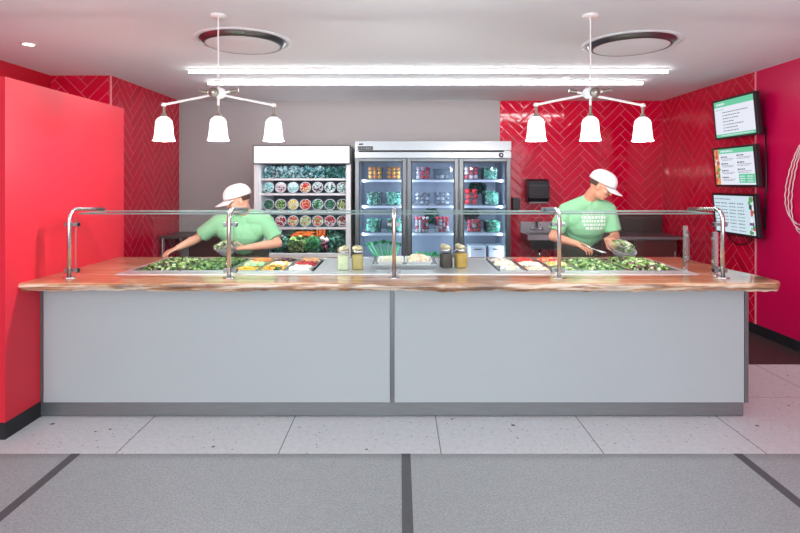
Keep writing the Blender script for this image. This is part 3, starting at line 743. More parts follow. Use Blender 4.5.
# salad bowls
def bowl(x, z, cols, label):
    y = DY0+.11; tl = math.radians(12); r = .073
    u = Vector((0, -math.cos(tl), math.sin(tl))); a = Vector((1, 0, 0)); b = u.cross(a)
    c = Vector((x, y, z+r*1.0+.004))
    t = thing('salad_bowl', (x, y, z), label, 'salad bowl', 'round salad bowls on the display shelves')
    m = MB(); m.lathe([(.045, -.062), (.062, -.02), (r-.003, 0), (r, .003), (r, .008), (r-.008, .010), (r-.010, .006)], c, 28, ax=(a, b, u), cap0=True); m.build('bowl_rim', M['rimg'], t)
    m = MB(); rr = random.Random(int(x*100+z*1000)); m.lathe([(r-.009, .001), (.001, .001)], c, 24, ax=(a, b, u), mi=0)
    for _ in range(46):
        q = rr.uniform(0, 6.28); s_ = (r-.016)*math.sqrt(rr.random()); p = c + a*(s_*math.cos(q)) + b*(s_*math.sin(q)) + u*.004
        col = 1+rr.randrange(len(cols)-1) if p.z < c.z+.01 else rr.choice([0, 1])
        m.ell(p, (rr.uniform(.007, .013), .006, rr.uniform(.006, .011)), 6, 5, min(col, len(cols)-1))
    m.build('salad', [M[q] for q in cols], t)
    MB().lathe([(r-.011, .011), (.04, .013), (.001, .014)], c, 24, ax=(a, b, u)).build('clear_lid', M['jar'], t)
rowsets = [
    (SZ[1], 'upper bowl shelf', [('teal', 'teal_l', 'kale', 'blue-green grains'), ('onion', 'mush', 'purple', 'pale pink onion'), ('teal_l', 'mush', 'teal', 'pale blue grains'), ('tomato', 'cream', 'peach', 'red tomato and cream'),
        ('mush_d', 'teal_l', 'purple', 'lilac grains'), ('mush', 'kale', 'teal_l', 'grey beans'), ('mush_d', 'teal_l', 'kale_l', 'grey-green grains')]),
    (SZ[2], 'middle bowl shelf', [('kale', 'kale_l', 'green_d', 'dark kale'), ('lettuce', 'kale', 'lettuce_p', 'green leaves'), ('corn', 'egg', 'lettuce_p', 'egg and corn'), ('tomato', 'peach', 'radish', 'red and pink peppers'),
        ('spinach', 'green_l', 'kale', 'spinach'), ('green_d', 'kale_l', 'kale', 'dark spinach'), ('lettuce_d', 'cream', 'lettuce', 'olive green leaves')]),
    (SZ[3], 'lower bowl shelf', [('redp', 'lettuce', 'tomato', 'tomato over leaves'), ('beet', 'radish_w', 'purple', 'beetroot'), ('tomato', 'lettuce_p', 'cream', 'tomato over pale lettuce'), ('lettuce_p', 'nut', 'cream', 'pale lettuce and nuts'),
        ('radish', 'lettuce', 'egg', 'radish and leaves'), ('redp', 'purple', 'teal_l', 'red pepper and cabbage'), ('beet', 'kale', 'radish_w', 'beetroot and kale')])]
ordn = ['leftmost', 'second from left', 'third from left', 'middle', 'third from right', 'second from right', 'rightmost']
for z, sn, lst in rowsets:
    for k, it in enumerate(lst):
        bowl(-1.694+.1585*k, z, it[:3], 'round salad bowl of %s, %s on the %s' % (it[3], ordn[k], sn))
# bagged greens on the top shelf
def clump(name, c, rad, mats, n, size, label, cat, seed=1, group=None, kind=None, base=None, up=.5):
    r = random.Random(seed); m = MB(); c = Vector(c)
    m.ell(c, (rad[0]*.72, rad[1]*.72, rad[2]*.72), 14, 9, len(mats)-1 if base is None else base)
    for _ in range(n):
        v = Vector((r.gauss(0, 1), r.gauss(0, 1), r.gauss(0, 1))).normalized()
        if v.y > .45: v.y = -v.y
        p = c + Vector((v.x*rad[0]*.72, v.y*rad[1]*.72, v.z*rad[2]*.72))
        d = (v + Vector((r.uniform(-.8, .8), r.uniform(-.8, .8), r.uniform(-.3, .3)+up*.3))).normalized()
        L = min(size*r.uniform(.5, 1), min(rad)*.62)
        m.leaf(p, d, v+Vector((r.uniform(-.5, .5), -.2, r.uniform(-.5, .5))), L, L*.8, r.randrange(len(mats)))
    o = m.build(name, [M[q] for q in mats]); return tag(o, label, cat, group, kind)
for k in range(7):
    x = -1.685+.1575*k
    clump('bag_of_greens', (x, DY0+.19, SZ[0]+.078), (.085, .10, .076), ['teal', 'teal_l', 'teal_l', 'teal_d'] if k < 5 else ['teal_d', 'teal', 'kale', 'kale_l'], 150, .05,
          'blue-green bag of salad leaves, %s along the top display shelf' % ordn[k], 'bag of greens', 20+k, 'bags of greens on the top display shelf')
# vegetables at the bottom
zb = .60
clump('kale_bunch', (-1.56, 6.95, .775), (.16, .12, .10), ['kale', 'kale_l', 'kale_d'], 320, .06, 'dark blue-green kale bunch at the lower left of the display refrigerator', 'kale', 41)
clump('lettuce_head', (-1.33, 6.93, .78), (.13, .12, .10), ['lettuce', 'lettuce_d', 'spinach', 'lettuce_p'], 320, .06, 'yellow-green lettuce head in front of the carrots', 'lettuce', 42)
clump('lettuce_head', (-1.12, 6.93, .78), (.12, .12, .10), ['spinach', 'lettuce_d', 'kale_l', 'celery'], 300, .06, 'deeper green lettuce head between carrots and red onions', 'lettuce', 43)
clump('kale_bunch', (-.82, 6.94, .775), (.115, .12, .10), ['kale', 'kale_l', 'kale_d', 'kale'], 320, .06, 'curly blue-green kale bunch at the lower right of the display refrigerator', 'kale', 44)
clump('kale_bunch', (-.86, 7.22, .875), (.16, .12, .10), ['kale_d', 'kale_d', 'kale'], 200, .05, 'very dark kale bunch at the back right under the lower bowl shelf', 'kale', 45)
for k, (x, z, c) in enumerate(((-.985, .80, 'purple'), (-.945, .845, 'onion'), (-1.0, .862, 'onion'), (-.955, .755, 'purple'))):
    m = MB(); m.ell((x, 6.86, z), (.030, .03, .03), 12, 9); m.cyl((x, 6.86, z+.024), (x+.004, 6.86, z+.045), .007, .003, 8)
    tag(m.build('red_onion', M[c]), 'small %s onion between the lettuce and the right kale, %s' % ('purple' if c == 'purple' else 'white and pink', ['second from bottom', 'upper right one', 'uppermost left one', 'lowest one'][k]), 'onion', 'onions beside the kale')
m = MB().box(-1.54, -.98, 7.07, 7.11, .601, .86); m.box(-1.54, -.98, 7.11, 7.4, .84, .86)
tag(m.build('produce_riser', M['dark']), 'black riser step carrying the carrots behind the lettuce', 'riser')
for k in range(11):
    r = random.Random(60+k); x = -1.44+.036*k
    z = .875+.02*(k % 3)
    d = Vector((r.uniform(.5, 1) if k < 7 else r.uniform(-.1, .1), r.uniform(-.15, .1), r.uniform(-.2, .05) if k < 7 else .9)).normalized()
    if k < 7: p = Vector((x-.02, 7.10+.02*(k % 2), z+.006)); Lc = .16
    else: p = Vector((-1.10+.028*(k-7), 7.14, .863)); Lc = .12
    t = thing('carrot', p, 'orange carrot %s' % ('lying in the heap above the yellow-green lettuce' if k < 7 else 'standing upright at the right end of the carrot heap'), 'carrot', 'carrots lying in the heap' if k < 7 else 'carrots standing upright')
    if d.z < 0: d.z = 0; d.normalize()
    MB().tube([p, p+d*Lc*.25, p+d*Lc*.7, p+d*Lc], [.011, .017, .014, .004], 9).build('root', M['carrot' if k % 3 else 'carrot_d'], t)
    m = MB()
    q = p if k < 7 else p+d*Lc
    for j in range(5):
        v = (-d if k < 7 else d) + Vector((r.uniform(-.4, .4), r.uniform(-.4, .4), r.uniform(0, .5)))
        m.tube([q, q+v*.03, q+v*.055+Vector((0, 0, .01))], .0025, 5)
    m.build('green_top', M['lettuce_d'], t)
clump('herb_bunch', (-1.27, 7.24, .935), (.17, .09, .068), ['lettuce_d', 'kale_d', 'nut', 'olive'], 200, .05, 'brown-green herb bunch behind the carrots', 'herbs', 47)
# silvery bag behind the left kale
clump('plastic_bag', (-1.66, 7.2, .86), (.07, .06, .12), ['teal_l', 'mush', 'back_d' if False else 'mush_d'], 60, .05, 'crumpled grey plastic bag at the left back under the bowl shelf', 'bag', 48)

# ------------------------------------------------------------------ three door refrigerator
RX0, RX1, RY0, RY1, RZ = -.575, 1.41, 6.76, 7.54, 2.11
rf = thing('three_door_refrigerator', ((RX0+RX1)/2, (RY0+RY1)/2, 0), 'stainless three door glass refrigerator full of fresh vegetables', 'refrigerator')
m = MB(); w = .04
m.box(RX0, RX0+w, RY0+.05, RY1, .15, RZ); m.box(RX1-w, RX1, RY0+.05, RY1, .15, RZ); m.box(RX0+w, RX1-w, RY0+.05, RY1, RZ-.2, RZ); m.box(RX0+w, RX1-w, RY0+.05, RY1, .15, .22)
m.build('cabinet', M['steel'], rf)
MB().box(RX0+w, RX1-w, RY1-.05, RY1-.02, .22, RZ-.2).build('back_liner', M['liner'], rf)
for a_, b_ in ((RX0+w, RX0+w+.03), (RX1-w-.03, RX1-w)): MB().box(a_, b_, RY0+.06, RY1-.05, .22, RZ-.2).build('side_liner', M['liner'], rf)
m = MB(); m.box(RX0, RX1, RY0-.01, RY0+.049, RZ-.117, RZ); hp = m.build('header_panel', M['steel'], rf, bevel=.003)
MB().box(RX0+.05, RX1-.09, RY0+.0, RY0+.02, RZ-.1385, RZ-.1175).build('header_groove', M['black'], hp)
m = MB(); m.box(RX0, RX1, RY0-.006, RY0+.049, RZ-.212, RZ-.139); lp = m.build('lower_header', M['steel'], rf, bevel=.002)
m = MB(); m.cyl((RX1-.128, RY0-.007, RZ-.176), (RX1-.128, RY0-.014, RZ-.176), .031, .029, 20, 0); m.cyl((RX1-.128, RY0-.014, RZ-.176), (RX1-.128, RY0-.018, RZ-.176), .009, .009, 12, 1)
m.build('key_lock', [M['black'], M['steel_h']], lp)
# maker's plate: black strip with pale worn letters, and a small oval badge
m = MB(); m.box(-.535, -.34, RY0-.014, RY0-.0105, 2.0, 2.045, 0)
x = -.525
for wd, hh in ((.006, .028), (.014, .010), (.012, .024), (.006, .02), (.018, .014), (.016, .018), (.016, .018), (.02, .016), (.014, .014)):
    m.box(x, x+wd, RY0-.0155, RY0-.0142, 2.022-hh*.32, 2.022+hh*.32, 1); x += wd+.007
m.build('name_plate', [M['black'], M['steel_dk']], hp)
m = MB(); m.lathe([(.001, .002), (.030, .002), (.034, 0)], (-.495, RY0-.011, 2.072), 24, ax=((1, 0, 0), (0, 0, .35), (0, -1, 0))); m.build('badge', M['darkgrey'], hp)
MB().box(RX0+.01, RX1-.01, RY0, RY0+.03, .15, .20).build('kick_grille', M['steel_dk'], rf)
for x in (RX0+.1, RX1-.1):
    for y in (RY0+.1, RY1-.1):
        cst = MB(); cst.cyl((x-.018, y, .06), (x+.018, y, .06), .06, .06, 20); cst.box(x-.03, x+.03, y-.03, y+.03, .121, .149); cst.build('caster', M['black'], rf)
RS = (1.622, 1.288, .935, .55)
DW = (RX1-RX0)/3
for k in range(3):
    a, b = RX0+DW*k+.004, RX0+DW*(k+1)-.004; z0, z1 = .215, RZ-.218; fw = .052
    m = MB(); m.box(a, a+fw, RY0, RY0+.045, z0, z1); m.box(b-fw, b, RY0, RY0+.045, z0, z1); m.box(a+fw, b-fw, RY0, RY0+.045, z1-fw*.75, z1); m.box(a+fw, b-fw, RY0, RY0+.045, z0, z0+fw)
    d = m.build('door', M['steel_door'], rf, bevel=.004)
    m = MB(); g = .012
    a2, b2, c2, d2 = a+fw, b-fw, z0+fw, z1-fw*.75
    m.box(a2, a2+g, RY0+.004, RY0+.03, c2, d2); m.box(b2-g, b2, RY0+.004, RY0+.03, c2, d2); m.box(a2+g, b2-g, RY0+.004, RY0+.03, d2-g, d2); m.box(a2+g, b2-g, RY0+.004, RY0+.03, c2, c2+g); m.build('gasket', M['gasket'], d)
    MB().box(a2+g, b2-g, RY0+.012, RY0+.018, c2+g, d2-g).build('door_glass', M['fglass'], d)
    hx = b-.03 if k < 2 else a+.03
    MB().box(hx-.011, hx+.011, RY0-.022, RY0-.001, .9, 1.5).build('handle', M['steel_dk'], d, bevel=.004)
    for z in RS:
        m = MB(); xa, xb = a+.045, b-.045
        m.box(xa, xb, RY0+.09, RY0+.105, z-.03, z); m.box(xa, xb, RY1-.08, RY1-.07, z-.012, z)
        nn = 26
        for i in range(nn+1):
            xx = xa+(xb-xa-.006)*i/nn; m.box(xx, xx+.006, RY0+.105, RY1-.08, z-.010, z-.003)
        m.build('wire_shelf', M['liner_w'], rf)
    if k < 2:
        MB().box(b-.012, b+.02, RY0+.055, RY0+.08, .22, RZ-.2).build('mullion', M['steel_dk'], rf)
for k in range(4):
    x = (RX0+.075, RX0+DW, RX0+2*DW, RX1-.075)[k]
    for sg_ in ((1,) if k == 0 else (-1,) if k == 3 else (-1, 1)):
        L = bpy.data.lights.new('fridge_lamp', 'AREA'); L.shape = 'RECTANGLE'; L.size = .02; L.size_y = 1.5; L.energy = 3.6; L.color = (.82, .92, 1)
        lo = bpy.data.objects.new('fridge_lamp', L); C.objects.link(lo); lo.location = (x+sg_*.03, RY0+.075, 1.05)
        dirv = Vector((sg_*.8, .9, 0)); lo.rotation_euler = dirv.to_track_quat('-Z', 'Y').to_euler()

def tub(x, z, w, h, label, frost=False, lidless=True, dep=.28):
    y = RY0+.12
    t = thing('clear_tub', (x, y+dep/2, z), label, 'tub', 'tubs on the refrigerator shelves')
    m = MB(); tw = .004; a, b = x-w/2, x+w/2; i_ = .010
    def fr(zz, s): return [(a+s, y+s, zz), (b-s, y+s, zz), (b-s, y+dep-s, zz), (a+s, y+dep-s, zz)]
    vs = fr(z+.001, i_)+fr(z+h, 0)+fr(z+h, tw)+fr(z+.005, i_+tw)
    m.add(vs, [(3, 2, 1, 0)]+[(k*4+i, k*4+(i+1) % 4, (k+1)*4+(i+1) % 4, (k+1)*4+i) for k in range(3) for i in range(4)]+[(12, 13, 14, 15)])
    tb = m.build('tub_wall', M['frost'] if frost else M['clear'], t)
    m = MB(); e = .007
    m.box(a-e, b+e, y-e, y, z+h-.008, z+h+.002); m.box(a-e, b+e, y+dep, y+dep+e, z+h-.008, z+h+.002); m.box(a-e, a, y, y+dep, z+h-.008, z+h+.002); m.box(b, b+e, y, y+dep, z+h-.008, z+h+.002)
    m.build('rim', M['clear'] if not frost else M['liner_w'], t)
    return (a+i_-.001, b-i_+.001, y+i_+.001, y+dep-i_-.008, z+.008, z+h)
def balls(tb, rad, name, mats, label, group, cat, fill=1.0, seed=0, kind='ball', rows_deep=2):
    a, b, y0, y1, z0, z1 = tb; r = random.Random(seed)
    nx = max(1, int((b-a)/(2*rad))); nz = max(1, int((z1-z0)*fill/(1.86*rad)))
    proto = {}
    for j in range(nz):
        for dp in range(rows_deep):
            for i in range(nx):
                sp = (b-a)/nx; x = a+sp*(i+.5)+(1 if j % 2 else -1)*max(0, sp/2-rad)+(i-1)*.001; z = z0+rad+1.86*rad*j; y = y0+rad+dp*2*rad*1.02
                q = r.randrange(len(mats)); p = (x, y, z)
                key = q
                if key not in proto:
                    m = MB()
                    if kind == 'ball': m.ell(p, (rad*.96, rad*.96, rad*.92), 12, 8, 0)
                    elif kind == 'mush':
                        m.ell(p, (rad*.95, rad*.75, rad*.7), 12, 8, 0); m.cyl((x, y-rad*.2, z-rad*.2), (x, y-rad*.9, z-rad*.4), rad*.35, rad*.42, 8, 0)
                    o = m.build(name, [M[mats[q]]], origin=p); tag(o, label, cat, group); proto[key] = o
                else:
                    o = proto[key].copy(); C.objects.link(o); o.location = p; ORG[o] = Vector(p)
                o.rotation_euler = (r.uniform(-.5, .5), r.uniform(-.5, .5), r.uniform(-3, 3)) if kind == 'mush' else (0, 0, 0)
tw = .195
def tx(px): return (px-400)*6.90/F
shn = ['top', 'second', 'third', 'bottom']; dn = ['left', 'middle', 'right']
# door 1
for px, sd in ((375, 'left'), (393.5, 'right')):
    tb = tub(tx(px), RS[0], tw, .155, '%s clear tub of oranges, top shelf behind the left glass door' % sd)
    balls(tb, .029, 'orange', ['orange', 'orange_d', 'orange'], 'bright orange citrus fruit in the %s tub on the top shelf, left door' % sd, 'oranges in the %s tub' % sd, 'orange', 1.25, 5+int(px))
def leaves_in(tb, mats, label, seed, cat='greens', over=.0, size=.048, n=260, name='leafy_greens'):
    a, b, y0, y1, z0, z1 = tb; r = random.Random(seed); m = MB()
    m.box(a+.004, b-.004, y0+.03, y1-.004, z0, z1-.02+over, len(mats)-1)
    for _ in range(n):
        f = r.random() < .7
        if f: p = Vector((r.uniform(a+.01, b-.01), y0+.016, r.uniform(z0+.012, z1-.02+over))); nn = Vector((r.uniform(-.5, .5), -1, r.uniform(-.5, .5)))
        else: p = Vector((r.uniform(a+.02, b-.02), r.uniform(y0+.02, y1-.03), z1-.022+over)); nn = Vector((r.uniform(-.4, .4), -.4, 1))
        an = r.uniform(0, 6.28); d = Vector((math.cos(an), -.05, math.sin(an)))
        if f:
            L = size*r.uniform(.5, 1)
            q = p-d*L*.5; q.x = min(max(q.x, a+.004), b-.004); q.z = max(q.z, z0+.004)
            e = q+d*L
            if e.x < a or e.x > b or e.z < z0 or q.x < a: continue
            m.leaf(q, d, nn, L, L*.7, r.randrange(len(mats)), .06)
        else:
            d.z = r.uniform(0, .7); d.y = r.uniform(-.3, .3); m.leaf(p, d, nn, size*.8, size*.55, r.randrange(len(mats)))
    return tag(m.build(name, [M[q] for q in mats]), label, cat, None, 'stuff')
G = ['green', 'green_l', 'green_l', 'kale_d']
for px, sh, sd in ((374, 1, 'left'), (393.5, 1, 'right'), (373.5, 2, 'left'), (394, 2, 'right')):
    tb = tub(tx(px), RS[sh], tw+.01, .165, '%s clear tub of chopped greens, %s shelf behind the left glass door' % (sd, shn[sh]))
    leaves_in(tb, ['kale', 'green', 'green_l', 'purple', 'kale_d'] if (sh == 1 and sd == 'left') else G, '%s greens filling the %s tub on the %s shelf, left door' % ('dark mixed' if (sh == 1 and sd == 'left') else 'bright teal', sd, shn[sh]), int(px)+sh)
# celery bundle leaning in the bottom of door 1
for k in range(9):
    r = random.Random(80+k); x = tx(379)+.022*k; z = RS[3]+.004; y = RY0+.16+.02*(k % 2)
    lean = -.15+.030*k
    t = thing('celery_stalk', (x, y, z), 'bright green celery stalk in the fan at the bottom of the left glass door', 'celery', 'celery stalks behind the left glass door')
    top = Vector((x+lean, y+.03, z+.26-.01*abs(k-4)))
    MB().tube([(x, y, z), (x+lean*.5, y+.01, z+.12), top], [.014, .012, .008], 8).build('stalk', M['celery_l' if k % 2 else 'celery'], t)
    m = MB()
    for j in range(8):
        d = Vector((r.uniform(-.8, .8)+lean*2, r.uniform(-.4, .3), 1)); m.leaf(top-Vector((0, 0, .02)), d, (0, -1, .2), .05, .035, 0)
    m.build('leaf_tuft', M['celery' if k % 2 else 'green_d'], t)
# door 2
tb = tub(tx(423), RS[0], tw, .145, 'clear tub of pink and white onions, top shelf behind the middle glass door')
balls(tb, .029, 'pink_onion', ['radish_w', 'onion', 'radish'], 'pink and white onion in the tub on the top shelf, middle door', 'pink onions in the tub', 'onion', 1.25, 3)
tb = tub(tx(442), RS[0], tw, .14, 'half empty clear tub, top shelf behind the middle glass door')
balls((tb[0], tb[1], tb[2], tb[3], tb[4], tb[4]+.08), .029, 'purple_onion', ['mush_d', 'mush', 'purple'], 'dull purple onion in the half empty tub, middle door', 'purple onions in the half empty tub', 'onion', 1, 4)
for px, sd in ((422.5, 'left'), (442.5, 'right')):
    tb = tub(tx(px), RS[1], tw+.01, .165, '%s clear tub of white mushrooms, second shelf behind the middle glass door' % sd)
    balls(tb, .029, 'mushroom', ['mush', 'mush_d', 'mush'], 'white mushroom in the %s tub on the second shelf, middle door' % sd, 'mushrooms in the %s tub' % sd, 'mushroom', 1.35, int(px), 'mush')
    tb = tub(tx(px-.5), RS[2], tw, .175, '%s clear tub of radishes, third shelf behind the middle glass door' % sd)
    balls(tb, .0218, 'radish', ['radish_w', 'radish', 'radish_w', 'radish_w', 'radish'], 'pink and white radish in the %s tub on the third shelf, middle door' % sd, 'radishes in the %s tub' % sd, 'radish', 1.25, int(px)+9)
m = MB(); x0 = tx(424)
for k in range(3):
    xx = x0+.03+.10*(k-1)
    t_ = clump('scallion_bundle', (xx, RY0+.22, RS[3]+.062), (.075, .09, .058), ['celery', 'green', 'celery_l'], 120, .05, 'bright green bundle at the bottom of the middle glass door, %s of three' % ['left', 'middle', 'right'][k], 'green vegetable', 90+k, 'green bundles behind the middle door')
clump('leaf_bunch', (tx(433), RY0+.5, RS[2]+.20), (.10, .08, .12), ['kale', 'green_d', 'kale_l'], 160, .06, 'dark leaf bunch behind and between the radish tubs', 'leafy vegetable', 95)
# door 3
tb = tub(tx(471.5), RS[0], tw, .155, 'clear tub of red peppers, top shelf behind the right glass door')
balls(tb, .029, 'red_pepper', ['redp', 'radish', 'purple', 'radish_w'], 'red and pink pepper in the left tub on the top shelf, right door', 'red peppers on the top shelf', 'pepper', 1.25, 21)
tb = tub(tx(490.5), RS[0], tw, .155, 'clear tub of green leaves, top shelf behind the right glass door')
leaves_in(tb, G, 'teal green leaves in the right tub on the top shelf, right door', 301)
tb = tub(tx(472), RS[1], tw, .15, 'clear tub of red tomatoes, second shelf behind the right glass door')
balls(tb, .0375, 'tomato', ['redp', 'tomato', 'redp'], 'large red tomato in the tub on the second shelf, right door', 'tomatoes on the second shelf', 'tomato', 1.55, 22)
tb = tub(tx(491.5), RS[1], tw, .155, 'clear tub of green leaves, second shelf behind the right glass door')
leaves_in(tb, G, 'bright green leaves spilling over the tub on the second shelf, right door', 302, over=.02)
clump('leaf_bunch', (tx(481), RY0+.47, RS[1]+.235), (.12, .08, .075), ['kale_d', 'green_d', 'kale_d'], 160, .06, 'very dark green leaf bunch above the tomato tub, right door', 'leafy vegetable', 96)
tb = tub(tx(474.5), RS[2], tw, .165, 'clear tub of red peppers, third shelf behind the right glass door')
balls(tb, .029, 'red_pepper', ['redp', 'radish', 'radish_w'], 'red and white pepper in the left tub on the third shelf, right door', 'red peppers on the third shelf', 'pepper', 1.25, 23)
clump('leaf_bunch', (tx(474), RY0+.47, RS[2]+.225), (.12, .07, .075), ['olive', 'kale_d', 'olive'], 120, .06, 'black-green leaf bunch above the lower pepper tub, right door', 'leafy vegetable', 97)
tb = tub(tx(493), RS[2], tw, .15, 'clear tub of green leaves, third shelf behind the right glass door')
leaves_in(tb, ['green', 'green_l', 'green', 'kale_d'], 'deep green leaves in the tub on the third shelf, right door', 303)
for px, sd in ((477.5, 'left'), (496.5, 'right')):
    x = tx(px); z = RS[3]; y = RY0+.115
    t = thing('white_bin', (x, y+.15, z), '%s of two white storage bins at the bottom of the right glass door' % sd, 'storage bin', 'white bins behind the right door')
    MB().box(x-.105, x+.105, y, y+.3, z+.001, z+.20).build('bin_body', M['white'], t, bevel=.012)
    MB().box(x-.112, x+.112, y-.006, y+.306, z+.201, z+.215).build('lid', M['liner_w'], t, bevel=.004)
    MB().box(x-.05, x+.05, y-.009, y-.001, z+.17, z+.182).build('handle_slot', M['gasket'], t)

# ------------------------------------------------------------------ back right: sink, dispensers, counter
def Xp(px, d): return (px-400)*d/F
def Zp(py, d): return EYE-(py-183)*d/F
d = 7.4
t = thing('paper_towel_dispenser', (1.90, 7.46, 1.28), 'black wall mounted paper towel dispenser left of the right worker', 'paper towel dispenser')
x0, x1 = Xp(527, 7.45), Xp(548, 7.45); z0, z1 = Zp(203, 7.45), Zp(179, 7.45)
m = MB(); pr = [(7.574, z0+.03), (7.40, z0+.02), (7.37, z0+.07), (7.365, z1-.07), (7.39, z1-.02), (7.44, z1), (7.574, z1)]
vs = [(x, a, b) for x in (x0, x1) for a, b in pr]; n = len(pr)
m.add(vs, [tuple(range(n)), tuple(range(2*n-1, n-1, -1))]+[(i, n+i, n+(i+1) % n, (i+1) % n) for i in range(n)]); m.build('case', M['dark'], t, bevel=.01)
MB().box(x0+.02, x1-.02, 7.385, 7.56, z0, z0+.018).build('outlet_lip', M['steel_dk'], t)
m = MB(); m.box(x0+.035, x1-.035, 7.358, 7.366, z1-.10, z1-.085); m.box(x0+.035, x0+.2, 7.358, 7.366, z0+.12, z0+.128); m.build('clear_window', M['darkgrey'], t)
t = thing('soap_dispenser', (1.625, 7.5, 1.2), 'small grey wall box between refrigerator and paper towel dispenser', 'dispenser')
a, b = Xp(512.5, 7.5), Xp(520, 7.5)
MB().box(a, b, 7.48, 7.573, Zp(210, 7.5), Zp(198, 7.5)).build('case', M['darkgrey'], t, bevel=.006)
MB().box(a+.02, b-.02, 7.47, 7.49, Zp(212, 7.5), Zp(209.5, 7.5)).build('nozzle', M['black'], t)
# hand sink
sx0, sx1 = Xp(523, 7.4), Xp(562, 7.4)
t = thing('hand_sink', ((sx0+sx1)/2, 7.4, .6), 'wall hung stainless hand sink below the paper towel dispenser', 'sink')
zr = .885
MB().box(sx0, sx1, 7.545, 7.572, zr, 1.03).build('backsplash', M['steel'], t)
m = MB(); m.box(sx0, sx1, 7.13, 7.16, zr-.07, zr); m.box(sx0, sx0+.03, 7.16, 7.544, zr-.07, zr); m.box(sx1-.03, sx1, 7.16, 7.544, zr-.07, zr); m.box(sx0+.03, sx1-.03, 7.46, 7.544, zr-.07, zr)
i_ = .06
vs = [(sx0+.02, 7.15, zr-.07), (sx1-.02, 7.15, zr-.07), (sx1-.02, 7.54, zr-.07), (sx0+.02, 7.54, zr-.07), (sx0+.08, 7.22, zr-.2), (sx1-.08, 7.22, zr-.2), (sx1-.08, 7.52, zr-.2), (sx0+.08, 7.52, zr-.2)]
m.add(vs, [(4, 5, 6, 7)]+[(i, 4+i, 4+(i+1) % 4, (i+1) % 4) for i in range(4)]); m.build('basin', M['steel'], t)
fx = Xp(540, 7.35)
fa = MB(); fa.cyl((fx-.09, 7.52, zr+.045), (fx+.09, 7.52, zr+.045), .016, .016, 12); fa.tube([(fx, 7.51, zr+.05), (fx, 7.50, zr+.16), (fx, 7.44, zr+.19), (fx, 7.36, zr+.17), (fx, 7.33, zr+.12)], .010, 10)
fo = fa.build('faucet', M['chrome'], t)
for s_ in (-1, 1): MB().box(fx+s_*.08-.011, fx+s_*.08+.011, 7.46, 7.52, zr+.062, zr+.074).build('lever', M['chrome'], fo)
MB().tube([(fx, 7.38, zr-.2), (fx, 7.38, zr-.38), (fx, 7.46, zr-.42), (fx, 7.55, zr-.40)], .02, 10).build('drain_pipe', M['chrome'], t)
# back counter on the right
bc0, bc1 = 2.32, XR-.012
t = thing('back_counter', ((bc0+bc1)/2, 7.2, 0), 'stainless back counter behind the right worker in the tiled corner', 'counter')
MB().box(bc0, bc1-.04, 6.86, 7.56, .85, .885).build('countertop', M['steel_dk'], t, bevel=.004)
MB().box(bc0, bc1-.04, 7.50, 7.565, .886, 1.13).build('backsplash', M['dsteel'], t)
xs_ = (bc0+.02, 3.04, 3.60)
MB().box(bc0+.02, 3.60, 6.93, 7.55, .1, .849).build('cabinet', M['steel_dk'], t)
for a, b in zip(xs_, xs_[1:]):
    dd = MB().box(a+.008, b-.008, 6.905, 6.929, .12, .835).build('door', M['brown'], t, bevel=.003)
    MB().cyl((b-.05, 6.885, .55), (b-.05, 6.885, .70), .006, .006, 8).build('handle', M['steel_h'], dd)
MB().box(bc0+.05, 3.58, 6.98, 7.5, 0, .099).build('toe_kick', M['black'], t)
# work table at back left
t = thing('work_table', (-2.55, 7.2, 0), 'dark work table against the back wall behind the left worker', 'table')
MB().box(-3.12, -1.92, 6.88, 7.55, .86, .89).build('table_top', M['dsteel'], t, bevel=.003)
MB().box(-3.08, -1.96, 6.95, 7.5, .30, .325).build('lower_shelf', M['dsteel'], t)
for x in (-3.08, -1.96):
    for y in (6.92, 7.5): MB().cyl((x, y, 0), (x, y, .859), .02, .02, 12).build('leg', M['steel_h'], t)
MB().box(-2.98, -1.98, 7.52, 7.545, .326, .858).build('back_board', M['brown'], t)

